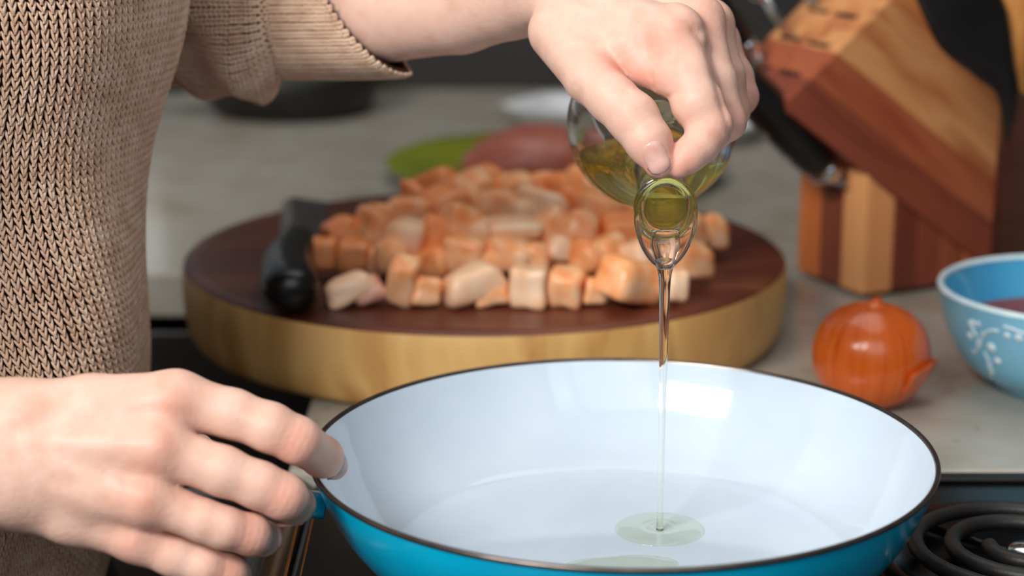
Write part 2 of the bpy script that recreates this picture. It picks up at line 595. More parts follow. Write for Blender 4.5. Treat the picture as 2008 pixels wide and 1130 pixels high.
V, F = tube([(PC.x - 0.1345, PC.y, hz - 0.002), (PC.x - 0.142, PC.y, hz - 0.001), (PC.x - 0.155, PC.y, hz)], [(0.012, 0.0052), (0.0115, 0.005), (0.010, 0.005)], 20)
mk('handle_bracket', V, F, M['pan_blue'], t)
pts = smooth_path([(PC.x - 0.152, PC.y, hz), (PC.x - 0.20, PC.y - 0.002, hz + 0.004), (PC.x - 0.25, PC.y - 0.004, hz + 0.006), (PC.x - 0.285, PC.y - 0.005, hz + 0.004)], 14)
V, F = tube(pts, [(0.0105, 0.0054)] * 4 + [(0.0115, 0.0075)] * 7 + [(0.011, 0.0075), (0.0095, 0.0065), (0.005, 0.004)], 20)
mk('handle', V, F, M['black'], t)

# ------------------------------------------------------------------ round cutting board and its knife
BC = Vector((-0.018, 1.276, 0))
BR, BT = 0.2005, 0.051
t = thing('cutting_board', 'thick round wooden chopping board with a dark wet top under the diced chicken', 'cutting board', BC)
V, F = [], []
SEG = 128
prof = [(0.0, 0.0008), (0.190, 0.0008), (0.1945, 0.002), (0.1975, 0.007), (0.1995, 0.018), (0.2005, 0.032), (0.2003, 0.044), (0.1992, 0.0488)]
V, F = lathe(prof, BC, seg=SEG)
mk('round_edge', V, F, M['board_side'], t)
V, F = lathe([(0.1993, 0.0486), (0.1975, 0.0503), (0.194, 0.0510), (0.188, 0.0512), (0.12, 0.0511), (0.06, 0.0510), (0, 0.0510)], BC, seg=SEG)
mk('top_face', V, F, M['board_top'], t)

t = thing('kitchen_knife', 'black handled kitchen knife lying on the left of the round board', 'knife', G(578, 560, BT))
kp = [G(578, 578, BT + 0.014), G(566, 545, BT + 0.016), G(566, 510, BT + 0.0155), G(577, 490, BT + 0.014), G(585, 470, BT + 0.012)]
pts = smooth_path(kp, 16)
rad = [(0.010, 0.010), (0.0155, 0.0125), (0.0172, 0.0135), (0.0175, 0.0135), (0.017, 0.013), (0.0165, 0.013), (0.0165, 0.013), (0.016, 0.0128), (0.0155, 0.0125),
       (0.015, 0.012), (0.0145, 0.0118), (0.014, 0.0115), (0.0135, 0.011), (0.013, 0.0105), (0.0125, 0.010), (0.0115, 0.009)]
V, F = tube(pts, rad, 24)
mk('handle', V, F, M['black'], t)
bb = G(592, 474, BT + 0.0005)
be = G(594, 398, BT + 0.0005)
d = be - bb
side = Vector((1, 0.05, 0)).normalized()
V, F = prism([bb - side * 0.0155 + Vector((0, 0, 0.0002)), bb - side * 0.007 + Vector((0, 0, 0.0125)), bb - side * 0.004 + Vector((0, 0, 0.0128)), bb + side * 0.0185 + Vector((0, 0, 0.0004))], d)
V[5] += Vector((0, -0.02, -0.004)); V[6] += Vector((0, -0.02, -0.004))
bevel(mk('blade', V, F, M['blade'], t, False), 0.0005)

# ------------------------------------------------------------------ diced chicken


SIZE_UP = 1.0


def dice(px, py, w, h, Y, rot, tilt, mat, name='chicken_cube', label=None, group=None, pw=5.0, taper=0.0, depth=None, seed=0):
    c = GY(px, py, Y)
    k = (Y * 0.967 + 0.08) / FPX * SIZE_UP
    sx, sz = w * k, h * k
    sy = depth if depth else 0.5 * (sx + sz) * random.uniform(0.85, 1.1)
    bm = bmesh.new()
    bmesh.ops.create_cube(bm, size=2.0)
    bmesh.ops.subdivide_edges(bm, edges=bm.edges[:], cuts=5, use_grid_fill=True)
    off = Vector((random.uniform(0, 50), random.uniform(0, 50), random.uniform(0, 50)))
    sh = random.uniform(-0.16, 0.16)
    for v in bm.verts:
        p = v.co
        n = (abs(p.x) ** pw + abs(p.y) ** pw + abs(p.z) ** pw) ** (1 / pw)
        p = p / n
        p = p * (1 + 0.19 * noise.noise(p * 0.9 + off) + 0.045 * noise.noise(p * 2.6 + off))
        q = 1 - taper * (p.z * 0.5 + 0.5)
        v.co = Vector((p.x * q * sx / 2 + sh * p.z * sz / 2, p.y * q * sy / 2, p.z * sz / 2))
    mtx = Matrix.Rotation(rot, 4, 'Z') @ Matrix.Rotation(tilt, 4, 'Y') @ Matrix.Rotation(random.uniform(-0.25, 0.25), 4, 'X')
    bmesh.ops.transform(bm, matrix=mtx, verts=bm.verts)
    lo = min(v.co.z for v in bm.verts)
    me = bpy.data.meshes.new(name)
    bm.to_mesh(me)
    bm.free()
    me.polygons.foreach_set('use_smooth', [True] * len(me.polygons))
    me.materials.append(mat)
    o = bpy.data.objects.new(name, me)
    COL.objects.link(o)
    if c.z + lo < BT - 0.0008 or h < 0:
        c.z = BT - 0.0008 - lo
    o.location = c
    if label:
        tag(o, label, 'chicken piece', group)
    return o


GRP = 'diced raw chicken on the round board'
FRONT = [  # px, py, w, h, rot, tilt, material, taper, power, label
    (682, 570, 118, 50, 0.25, -0.42, 'meat_pale', 0.3, 4, 'pale wedge of raw chicken nearest the knife handle, far left of front row'),
    (722, 586, 74, 56, 0.2, -0.3, 'meat_skin', 0.25, 3.5, 'shiny pinkish skinned bit of raw chicken, second from left in front row'),
    (792, 556, 58, 92, -0.2, 0.13, 'meat', 0.0, 7, 'tall upright block of raw chicken near the left of front row'),
    (836, 576, 58, 56, 0.25, 0.1, 'meat', 0.1, 6, 'small orange chicken cube leaning right of the tall upright block'),
    (925, 566, 124, 64, 0.35, -0.3, 'meat_pale', 0.2, 5, 'long pale slanting slab of raw chicken in the middle of front row'),
    (962, 584, 70, 44, 0.1, -0.1, 'meat', 0.1, 6, 'low orange chicken piece tucked under the pale slanting slab'),
    (1037, 566, 70, 78, -0.1, 0.03, 'meat_pale', 0.0, 9, 'clean cut pale square chicken cube at the centre of front row'),
    (1112, 563, 66, 72, -0.25, 0.04, 'meat', 0.0, 8, 'clean cut square chicken cube right of the pale square cube'),
    (1166, 568, 52, 48, 0.3, 0.1, 'meat', 0.2, 5, 'small rounded chicken piece left of the big pointed slice'),
    (1235, 556, 132, 84, 0.75, 0.28, 'meat', 0.1, 8, 'big pointed chicken slice left of the oil stream, front row'),
    (1322, 556, 46, 62, 0.3, 0.12, 'meat_pale', 0.1, 6, 'pale narrow chicken piece just right of the oil stream'),
]
for px, py, w, h, rot, tilt, mt, tp, pw, lab in FRONT:
    dice(px, py, w, h, 1.137, rot, tilt, M[mt], label=lab, pw=pw, taper=tp)
SINGLE = [
    (1010, 447, 104, 34, 1.205, 0.1, 0.06, 'meat_pale', 0.0, 5, 'white edged flat strip of raw chicken atop the middle of heap'),
    (1097, 488, 58, 50, 1.185, 0.5, 0.3, 'meat_pale', 0.3, 3, 'whitish fatty lump of raw chicken in the middle of heap'),
    (1358, 508, 82, 62, 1.18, 0.4, 0.15, 'meat', 0.1, 6, 'separate chicken cube at the right end of heap, past the bottle lip'),
    (1396, 452, 88, 64, 1.25, 0.3, 0.3, 'meat', 0.4, 3, 'rounded chicken lump at the far right of heap by the bottle'),
    (915, 502, 82, 74, 1.185, -0.3, 0.1, 'meat', 0.0, 6, 'large square faced chicken chunk above the pale slanting slab'),
    (908, 440, 100, 74, 1.225, 0.4, 0.35, 'meat', 0.2, 5, 'large pointed chicken chunk on the left side of heap'),
    (676, 462, 84, 72, 1.235, 0.4, -0.3, 'meat_deep', 0.2, 5, 'slanting chicken chunk at the back left near the knife'),
    (636, 496, 48, 56, 1.20, 0.1, 0.0, 'meat_deep', 0.0, 7, 'upright little chicken block beside the knife handle, left end of heap'),
    (692, 500, 58, 58, 1.195, -0.1, 0.05, 'meat_deep', 0.0, 7, 'upright chicken block second from the knife, behind front row'),
]
for px, py, w, h, Y, rot, tilt, mt, tp, pw, lab in SINGLE:
    dice(px, py, w, h, Y, rot, tilt, M[mt], label=lab, pw=pw, taper=tp)
HEAP = [  # px, py, w, h, Y
    (1003, 497, 92, 50, 1.185), (1050, 508, 60, 52, 1.18), (1150, 505, 60, 56, 1.182), (1196, 502, 66, 62, 1.183), (1250, 510, 72, 60, 1.18), (860, 515, 56, 54, 1.183),
    (770, 500, 62, 54, 1.19), (960, 520, 50, 46, 1.18), (1300, 515, 62, 56, 1.18),
    (727, 452, 48, 68, 1.235), (786, 478, 78, 72, 1.21), (845, 462, 66, 66, 1.22), (1080, 452, 74, 62, 1.215), (1140, 452, 66, 62, 1.215), (1222, 458, 92, 58, 1.22),
    (1178, 424, 84, 76, 1.24), (955, 462, 54, 52, 1.215), (1290, 468, 76, 62, 1.22), (1340, 455, 62, 58, 1.24),
    (800, 417, 84, 52, 1.265), (862, 408, 62, 54, 1.27), (978, 404, 84, 58, 1.26), (1068, 410, 96, 56, 1.26), (1130, 405, 70, 62, 1.265), (920, 402, 62, 56, 1.27),
    (1240, 418, 78, 62, 1.27), (1310, 420, 70, 60, 1.28), (745, 430, 56, 50, 1.26), (1024, 425, 56, 50, 1.25),
    (858, 368, 74, 56, 1.31), (930, 372, 78, 60, 1.305), (1010, 374, 72, 54, 1.305), (1108, 372, 84, 52, 1.305), (1060, 368, 54, 48, 1.315), (1180, 380, 76, 58, 1.31),
    (960, 350, 52, 40, 1.34), (1140, 352, 56, 44, 1.34), (1255, 385, 62, 54, 1.32), (820, 385, 56, 48, 1.31), (895, 385, 50, 44, 1.30),
]
mats = ['meat', 'meat', 'meat_deep', 'meat', 'meat_pale', 'meat_deep']
LOOK = {'meat': 'salmon orange', 'meat_deep': 'deep orange', 'meat_pale': 'pale'}
RANGES = [(0, 9, 'second row from the front'), (9, 19, 'third row from the front'), (19, 29, 'fourth row from the front'),
          (29, 39, 'backmost row near the plate')]
ORD = ['first', 'second', 'third', 'fourth', 'fifth', 'sixth', 'seventh', 'eighth', 'ninth', 'tenth']
SIZE_UP = 1.26
for r0, r1, rown in RANGES:
    row = sorted(range(r0, r1), key=lambda i: HEAP[i][0])
    for n_, i in enumerate(row):
        px, py, w, h, Y = HEAP[i]
        mt = mats[i % 6]
        dice(px, py, w, h, Y, random.uniform(-0.8, 0.8), random.uniform(-0.45, 0.45), M[mt], label=LOOK[mt] + ' chicken chunk, ' + ORD[n_] + ' from left in ' + rown,
             group=GRP, pw=random.choice((3, 4, 5, 7)), taper=random.uniform(0, 0.4))
SIZE_UP = 1.0
for i in range(21):                                                   # the layer that carries the top of the heap
    Y = 1.205 + 0.15 * (i // 7) / 3
    px = 760 + (i % 7) * 88 + random.uniform(-14, 14)
    p = G(px, 560, 0.062)
    pp = 565 - 0  # placed on the board, not by height
    o = dice(px, 500, 78, 56, Y, random.uniform(-0.6, 0.6), 0, M[mats[(i * 5) % 6]], label='raw chicken chunk mostly buried under the top pieces of the heap', group=GRP,
             pw=6)
    o.location.z = BT + 0.0098 + 0.0006

# ------------------------------------------------------------------ onion
oc = G(1706, 803, 0)
oc = Vector((oc.x, oc.y + 0.012, 0))
ON = material('onion_skin', [(196, 68, 16), (216, 90, 24), (228, 110, 38), (206, 80, 20)], 0.24, (50, 50, 50), 4, spec=0.5, coat=0.25)
nt = ON.node_tree
mpn = [n for n in nt.nodes if n.type == 'MAPPING'][0]
tcn = [n for n in nt.nodes if n.type == 'TEX_COORD'][0]
sp = nt.nodes.new('ShaderNodeSeparateXYZ')
at2 = nt.nodes.new('ShaderNodeMath')
at2.operation = 'ARCTAN2'
cmb = nt.nodes.new('ShaderNodeCombineXYZ')
nt.links.new(tcn.outputs['Object'], sp.inputs[0])
nt.links.new(sp.outputs[0], at2.inputs[0])
nt.links.new(sp.outputs[1], at2.inputs[1])
nt.links.new(at2.outputs[0], cmb.inputs[0])
nt.links.new(sp.outputs[2], cmb.inputs[1])
nt.links.new(cmb.outputs[0], mpn.inputs[0])
mpn.inputs['Scale'].default_value = (11, 9, 1)
t = thing('onion', 'round orange brown onion in its skin on the worktop behind the pan', 'onion', oc)
prof = curve2([(0.0, 0.0008), (0.010, 0.0006), (0.022, 0.0045), (0.0315, 0.0155), (0.0345, 0.029), (0.0325, 0.042), (0.0255, 0.0525), (0.0145, 0.0585), (0.006, 0.0605), (0.0030, 0.0635)], 30)
prof[0] = (0, prof[0][1])
prof.append((0, 0.0638))
V, F = lathe(prof, oc, (0.05, 0.0, 1), seg=72)
V = [Vector(v) + Vector((0, 0, 0)) for v in V]
mk('bulb', V, F, ON, t)
V, F = [], []
nu, nv = 14, 14
for i in range(nu):
    for j in range(nv):
        a = R(-62 + 74 * i / (nu - 1))
        hh = j / (nv - 1)
        e = R(-48 + hh * (50 - 18 * abs(i / (nu - 1) - 0.4)))
        rr = 0.0352 + 0.0045 * hh ** 2 + 0.0008 * math.sin(i * 1.7)
        V.append(oc + Vector((rr * math.cos(e) * math.cos(a) * 1.0, rr * math.cos(e) * math.sin(a), 0.031 + rr * 0.92 * math.sin(e))))
for i in range(nu - 1):
    for j in range(nv - 1):
        F.append((i * nv + j, (i + 1) * nv + j, (i + 1) * nv + j + 1, i * nv + j + 1))
o = mk('peeling_skin', V, F, ON, t)
m = o.modifiers.new('thick', 'SOLIDIFY')
m.thickness = 0.0006
for k in range(5):
    q = k * 1.25
    V, F = tube([oc + Vector((0.0032 + 0.0006 * math.cos(q), 0.0006 * math.sin(q), 0.0625)), oc + Vector((0.0034 + 0.0012 * math.cos(q), 0.0012 * math.sin(q), 0.0642)),
                 oc + Vector((0.0036 + 0.003 * math.cos(q), 0.003 * math.sin(q), 0.0648 + 0.0006 * (k % 2)))], [0.0007, 0.0005, 0.0002], 6)
    mk('dry_stem', V, F, ON, t)

# ------------------------------------------------------------------ blue bowl
bc = Vector((0.339, 1.140, 0.0))
t = thing('serving_bowl', 'light blue glazed bowl with white raised flowers at the right edge', 'bowl', bc)
OUT = [(0.0, 0.003), (0.040, 0.003), (0.043, 0.0006), (0.047, 0.0006), (0.0485, 0.004)] + curve2([(0.0505, 0.0055), (0.060, 0.011), (0.0685, 0.0205), (0.0750, 0.033), (0.0793, 0.047), (0.0818, 0.0605)], 22)
V, F = lathe(OUT, bc, seg=120)
mk('outside', V, F, M['bowl'], t)
IN = [(0.0, 0.0125)] + curve2([(0.036, 0.0135), (0.055, 0.019), (0.066, 0.030), (0.0735, 0.045), (0.0788, 0.0605)], 20)
V, F = lathe(IN, bc, seg=120)
mk('inside', V, F, M['bowl_in'], t)
V, F = lathe([(0.0780, 0.0600), (0.0786, 0.0618), (0.0802, 0.0626), (0.0816, 0.0617), (0.0820, 0.0600)], bc, seg=120)
mk('pale_rim', V, F, M['relief'], t)
V, F = lathe([(0.0, 0.0382), (0.02, 0.0388), (0.04, 0.0380), (0.058, 0.0372), (0.0690, 0.0370)], bc, seg=64)
so = mk('red_brown_food', V, F, M['sauce'], None, loc=bc + Vector((0, 0, 0.037)))
tag(so, 'reddish brown food inside the light blue bowl', 'food')


def on_bowl(px, py):
    "where this line of sight meets the bowl's outside"
    r = ray(px, py)
    lo, hi = 0.9, 1.14
    y = 1.0
    for k in range(4000):
        p = CAM + r * (y / r.y)
        rr = math.hypot(p.x - bc.x, p.y - bc.y)
        rad = np.interp(p.z, [q[1] for q in OUT[4:]], [q[0] for q in OUT[4:]])
        if rr <= rad and p.z < 0.0605:
            return p
        y += 0.0001
    return CAM + r * (1.06 / r.y)


def blob(name, p, nrm, r, h, mat, parent, seg=14):
    V, F = lathe([(0, h), (r * 0.5, h * 0.86), (r * 0.87, h * 0.45), (r, -0.0003)], p, nrm, seg)
    return mk(name, V, F, mat, parent)


dots = [(1902, 659, 9), (1944, 682, 12), (1956, 708, 9), (1975, 659, 8), (1998, 664, 10), (1944, 728, 7), (1940, 718, 7), (1908, 634, 8), (1918, 636, 7), (1920, 672, 8), (1928, 656, 7),
        (1910, 690, 6), (2022, 672, 10), (2040, 690, 10), (1936, 704, 6), (1918, 680, 6)]
for px, py, r in dots:
    p = on_bowl(px, py)
    n = Vector((p.x - bc.x, p.y - bc.y, -0.03)).normalized()
    blob('raised_dot', p, n, r * 1.1 / FPX, r * 0.45 / FPX, M['relief'], t)
for path in ([(1916, 690), (1922, 672), (1930, 655), (1945, 648), (1958, 650)], [(1930, 690), (1938, 705), (1944, 722), (1946, 740)], [(1900, 628), (1908, 645), (1916, 660)],
             [(1968, 640), (1985, 645), (2003, 652), (2020, 655)]):
    P = [on_bowl(*q) for q in path]
    V, F = tube([tuple(v) for v in smooth_path(P, 12)], [0.0009] * 12, 8)
    mk('raised_stem', V, F, M['relief'], t)

# ------------------------------------------------------------------ knife block and its knives
C0 = G(1700, 588, 0)
LV = Vector((0.90, 0.436, 0)).normalized()
WV = Vector((-LV.y, LV.x, 0))
SN = -WV


def side(px, py, wo=0.0):
    "this pixel on the block's long side (a vertical plane through its front corner)"
    r = ray(px, py)
    P0 = C0 + WV * wo
    k = (P0 - CAM).dot(SN) / r.dot(SN)
    return CAM + r * k


t = thing('knife_block', 'slanted laminated wooden knife block behind the onion', 'knife block', C0)
up_ = Vector((0, 0, 1))
pA, pB = side(1975, 560), side(1700, 340)
zt = pB.z
sB = (pA - C0).dot(LV)
BW = 0.082
poly_slab = [side(1545, 196), side(1782, -41), side(1972, 184), side(1972, 556), side(1955, 541), side(1545, 222)]
slab_dir = (side(1545, 222) - side(1955, 541)).normalized()
# lower block: vertical staves glued side by side
cols = [[(176, 92, 50), (206, 124, 72)], [(120, 56, 36), (150, 78, 50)], [(200, 128, 78), (222, 158, 104)], [(158, 82, 50), (184, 108, 68)], [(96, 44, 32), (126, 62, 44)],
        [(190, 106, 60), (210, 134, 84)], [(110, 52, 36), (140, 70, 48)]]
nst = 6
for i in range(nst):
    s0, s1 = sB * i / nst, sB * (i + 1) / nst
    z0 = zt - 0.004
    # height stops just under the slanted slab
    q = [C0 + LV * s0, C0 + LV * s1]
    def top(s):
        a, b = poly_slab[5], poly_slab[4]
        sa, sb = (a - C0).dot(LV), (b - C0).dot(LV)
        return max(0.006, a.z + (b.z - a.z) * (s - sa) / (sb - sa) - 0.0006)
    P = [C0 + LV * s0 + up_ * 0.004, C0 + LV * (s1 - 0.0004) + up_ * 0.004, C0 + LV * (s1 - 0.0004) + up_ * min(top(s1), 0.094), C0 + LV * s0 + up_ * min(top(s0), 0.094)]
    V, F = prism(P, WV * BW)
    bevel(mk('stave', V, F, wood('stave_wood_%d' % i, cols[(i * 2 + 2) % 7], (0, 0, 1), 60), t, False), 0.0008)
# end staves seen on the narrow left face
for i in range(3):
    P0 = C0 - LV * 0.0045 + WV * (BW * i / 3)
    V, F = prism([P0 + up_ * 0.004, P0 + WV * (BW / 3 - 0.0004) + up_ * 0.004, P0 + WV * (BW / 3 - 0.0004) + up_ * 0.094, P0 + up_ * 0.094], LV * 0.0042)
    bevel(mk('stave', V, F, wood('end_wood_%d' % i, [[(206, 140, 88), (224, 164, 108)], [(112, 54, 36), (140, 72, 48)], [(186, 98, 44), (206, 120, 62)]][i], (0, 0, 1), 60), t, False), 0.0008)
V, F = prism([C0 + LV * 0.004 + WV * 0.004, C0 + LV * (sB - 0.004) + WV * 0.004, C0 + LV * (sB - 0.004) + WV * (BW - 0.004), C0 + LV * 0.004 + WV * (BW - 0.004)], up_ * 0.004)
mk('rubber_foot', V, F, M['black'], t, False)
# upper slab: four boards glued side by side across the slant
nrm = slab_dir.cross(SN).normalized()
if nrm.z < 0:
    nrm = -nrm
hs = [(p - poly_slab[5]).dot(nrm) for p in poly_slab]
hmax = max(hs)


def clip_band(poly, lo, hi):
    def clip(P, f):
        out = []
        for a, b in zip(P, P[1:] + P[:1]):
            fa, fb = f(a), f(b)
            if fa >= 0:
                out.append(a)
            if (fa >= 0) != (fb >= 0):
                out.append(a.lerp(b, fa / (fa - fb)))
        return out
    g = lambda p: (p - poly[5]).dot(nrm)
    Q = clip(list(poly), lambda p: g(p) - lo)
    return clip(Q, lambda p: hi - g(p)) if Q else Q


bands = [(-0.01, 0.22, [(100, 44, 32), (134, 66, 46), (116, 54, 38)]), (0.22, 0.42, [(150, 72, 46), (166, 90, 58), (140, 64, 42)]), (0.42, 0.84, [(166, 94, 54), (206, 146, 94), (190, 124, 76), (150, 80, 48)]),
         (0.84, 1.05, [(180, 104, 58), (196, 124, 72), (150, 80, 46)])]
for i, (a, b, c) in enumerate(bands):
    P = clip_band(poly_slab, a * hmax + 0.00008, b * hmax - 0.00008)
    V, F = prism(P, WV * (BW + 0.004))
    V = [Vector(v) - WV * 0.002 for v in V]
    bevel(mk('slanted_board', V, F, wood('slab_wood_%d' % i, c, slab_dir, 44, along=6), t, False), 0.0004)
# slots on the sloping end face: dark boxes, the hollows' shade put into colour
e0, e1 = poly_slab[0], poly_slab[1]
ed = (e1 - e0)
fn = ed.cross(WV).normalized()
if fn.dot(slab_dir) < 0:
    fn = -fn
slots = [(0.18, 0.30), (0.18, 0.72), (0.42, 0.30), (0.42, 0.72), (0.66, 0.30), (0.66, 0.72), (0.88, 0.5)]
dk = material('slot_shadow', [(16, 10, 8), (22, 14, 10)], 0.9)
edn = ed.normalized()
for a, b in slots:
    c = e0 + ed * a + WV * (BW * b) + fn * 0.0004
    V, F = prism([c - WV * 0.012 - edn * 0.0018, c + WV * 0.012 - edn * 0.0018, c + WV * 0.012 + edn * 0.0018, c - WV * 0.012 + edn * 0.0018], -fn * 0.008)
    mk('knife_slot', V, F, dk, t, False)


def block_knife(p0, d, hw, hh, hl, lab, blade_len=0.016, kink=0.0):
    "bolster at p0, handle running on along d"
    d = Vector(d).normalized()
    k = thing('block_knife', lab, 'knife', p0)
    a, u, v = frame(d)
    P = [p0 + d * (hl * s) - u * 0 + Vector((0, 0, -kink * s * s)) for s in (0.0, 0.08, 0.25, 0.5, 0.75, 0.92, 1.0)]
    sc_ = [0.7, 0.85, 0.95, 1.0, 1.02, 0.95, 0.6]
    V, F = tube(smooth_path(P, 14), [(hw * s, hh * s) for s in np.interp(np.linspace(0, 1, 14), (0.0, 0.08, 0.25, 0.5, 0.75, 0.92, 1.0), sc_)], 18, upv=(0, 0, 1))
    mk('handle', V, F, M['black'], k)
    V, F = tube([p0 - d * 0.014, p0 - d * 0.010, p0 - d * 0.001, p0 + d * 0.001], [(hw * 0.45, hh * 0.5), (hw * 0.72, hh * 0.8), (hw * 0.76, hh * 0.8), (hw * 0.6, hh * 0.6)], 16, upv=(0, 0, 1))
    mk('bolster', V, F, M['chrome'], k)
    V, F = tube([p0 - d * (0.012 + blade_len + 0.012), p0 - d * 0.010], [(hw * 0.66, 0.0011), (hw * 0.66, 0.0011)], 12, upv=(0, 0, 1))
    mk('blade', V, F, M['chrome'], k)
    for s in (0.25, 0.5, 0.75):
        q = p0 + d * (hl * s)
        V, F = tube([q - v * (hh * 1.03), q + v * (hh * 1.03)], [0.0028] * 2, 10)
        mk('rivet', V, F, M['chrome'], k)
    return k


def sl(a, b):
    return e0 + ed * a + WV * (BW * b)


p = sl(0.18, 0.72) + fn * 0.024
block_knife(p, fn, 0.011, 0.009, 0.105, 'black handled knife with a bright steel bolster in the lower slot, nearest the pinky')
p = sl(0.42, 0.72) + fn * 0.052
block_knife(p, fn, 0.011, 0.009, 0.10, 'black handled knife with a steel collar above the knuckles, at the top edge', 0.042)
p = sl(0.66, 0.72) + fn * 0.030
block_knife(p, fn, 0.010, 0.008, 0.10, 'topmost black handled knife in the wooden block', 0.02)
q0 = U(1606, 322, 1.375)
q1 = U(1436, 140, 1.315)
block_knife(q0, q1 - q0, 0.019, 0.0145, (q1 - q0).length, 'large black knife handle in front of the wooden block, its steel collar lowest', 0.012)

# ------------------------------------------------------------------ utensil crock with spoon and turner
uc = G(2040, 560, 0)
uc = Vector((GY(1966, 190, 1.30).x + 0.046, 1.30, 0))
uz = GY(1970, 190, 1.265).z
t = thing('utensil_holder', 'dark brown utensil holder at the right edge beside the knife block', 'utensil holder', uc)
V, F = lathe([(0, 0.0008), (0.044, 0.0008), (0.046, 0.004), (0.046, uz - 0.002), (0.045, uz), (0.0425, uz), (0.042, uz - 0.002), (0.042, 0.01), (0, 0.01)], uc, seg=56)
mk('holder_body', V, F, material('dark_brown_lacquer', [(44, 24, 18), (60, 34, 26)], 0.4, (8, 8, 60)), t)
WS = wood('spoon_wood', [(196, 122, 58), (226, 158, 86), (212, 140, 70)], (0.3, 0, 1), 60)
t = thing('wooden_spoon', 'wooden spoon standing in the dark utensil holder, rightmost', 'wooden spoon', (uc.x - 0.016, 1.30, uz))
sp_ = [(2004, 330, 1.37, 0.0055, 0.005), (1996, 190, 1.365, 0.0065, 0.0055), (1985, 130, 1.36, 0.010, 0.006), (1972, 70, 1.357, 0.017, 0.0065), (1962, 10, 1.353, 0.021, 0.007), (1958, -40, 1.35, 0.0215, 0.007), (1954, -85, 1.348, 0.017, 0.006), (1952, -105, 1.347, 0.006, 0.003)]
P = smooth_path([list(GY(a, b, y - 0.068)) + [ru, rv] for a, b, y, ru, rv in sp_], 26)
V, F = tube([p[:3] for p in P], [(max(p[3], 0.001), max(p[4], 0.001)) for p in P], 20, upv=(0, 1, 0.1))
mk('handle_and_bowl', V, F, WS, t)
t = thing('black_turner', 'black plastic cooking turner standing in the dark utensil holder', 'spatula', (uc.x - 0.03, 1.29, uz))
tn = [(1994, 330, 1.36, 0.006, 0.005), (1978, 190, 1.352, 0.007, 0.005), (1950, 130, 1.347, 0.014, 0.005), (1910, 60, 1.343, 0.024, 0.005), (1880, 0, 1.338, 0.0245, 0.0045), (1862, -50, 1.335, 0.025, 0.004), (1850, -90, 1.333, 0.024, 0.003)]
P = smooth_path([list(GY(a, b, y - 0.068)) + [ru, rv] for a, b, y, ru, rv in tn], 26)
V, F = tube([p[:3] for p in P], [(max(p[3], 0.001), max(p[4], 0.001)) for p in P], 20, upv=(0, 1, 0.1))
mk('handle_and_blade', V, F, M['black'], t)

# ------------------------------------------------------------------ behind: plate, breast, tray, skillet
pc = Vector((0.040, 1.772, 0))
t = thing('dinner_plate', 'lime green plate behind the round board', 'plate', pc)
V, F = lathe([(0, 0.002), (0.08, 0.002), (0.085, 0.0006), (0.09, 0.0006), (0.095, 0.004), (0.125, 0.010), (0.152, 0.0145), (0.156, 0.0165), (0.1545, 0.0175), (0.125, 0.0135), (0.095, 0.0075), (0.06, 0.006), (0, 0.006)], pc, seg=96)
mk('plate_body', V, F, M['plate'], t)


def lump(name, c, sx, sy, sz, rot, mat, amp=0.1):
    bm = bmesh.new()
    bmesh.ops.create_icosphere(bm, subdivisions=4, radius=1.0)
    for v in bm.verts:
        p = v.co.copy()
        k = 1 + amp * noise.noise(p * 1.3 + Vector((3, 7, 1))) + 0.03 * noise.noise(p * 4)
        z = p.z * k * sz
        v.co = Vector((p.x * k * sx * (1 - 0.25 * p.x), p.y * k * sy, z if z > -sz * 0.55 else -sz * 0.55))
    bmesh.ops.rotate(bm, cent=(0, 0, 0), matrix=Matrix.Rotation(rot, 3, 'Z'), verts=bm.verts)
    me = bpy.data.meshes.new(name)
    bm.to_mesh(me)
    bm.free()
    me.polygons.foreach_set('use_smooth', [True] * len(me.polygons))
    me.materials.append(mat)
    o = bpy.data.objects.new(name, me)
    COL.objects.link(o)
    o.location = c
    return o


o = lump('chicken_breast', (0.028, 1.70, 0.0085 + 0.019), 0.062, 0.05, 0.034, 0.1, M['breast'])
tag(o, 'large pinkish brown piece of meat lying on the lime green plate', 'meat')
tc_ = Vector((0.13, 2.02, 0))
t = thing('white_tray', 'long white tray behind the lime green plate', 'tray', tc_)
ax = (Vector((0.235, 1.945, 0)) - Vector((0.0, 2.10, 0))).normalized()
ay = Vector((-ax.y, ax.x, 0))


def tray_loop(hl, hw, z, n=10, r=0.02):
    P = []
    for cxs, cys, a0 in ((1, 1, 0), (-1, 1, 90), (-1, -1, 180), (1, -1, 270)):
        for i in range(n):
            a = R(a0 + 90 * i / (n - 1))
            P.append(tc_ + ax * (cxs * (hl - r) + r * math.cos(a)) + ay * (cys * (hw - r) + r * math.sin(a)) + Vector((0, 0, z)))
    return P


loops = [tray_loop(0.125, 0.040, 0.0006), tray_loop(0.138, 0.052, 0.018), tray_loop(0.142, 0.056, 0.021), tray_loop(0.141, 0.055, 0.0225), tray_loop(0.134, 0.049, 0.018), tray_loop(0.124, 0.039, 0.005)]
V, F = [], []
for L_ in loops:
    V += L_
n = len(loops[0])
for a in range(len(loops) - 1):
    for i in range(n):
        j = (i + 1) % n
        F.append((a * n + i, a * n + j, (a + 1) * n + j, (a + 1) * n + i))
F.append(tuple(range(n))[::-1])
F.append(tuple(range((len(loops) - 1) * n, len(loops) * n)))
mk('tray_body', V, F, M['tray'], t)
sk = G(570, 186, 0.02)
sk = Vector((sk.x, 2.14, 0))
t = thing('black_skillet', 'black iron skillet at the back of the worktop behind the sleeve', 'skillet', sk)
V, F = lathe([(0, 0.001), (0.078, 0.001), (0.086, 0.004), (0.098, 0.03), (0.102, 0.046), (0.1005, 0.048), (0.098, 0.046), (0.093, 0.03), (0.082, 0.008), (0, 0.007)], sk, seg=72)
mk('skillet_body', V, F, M['skillet'], t)
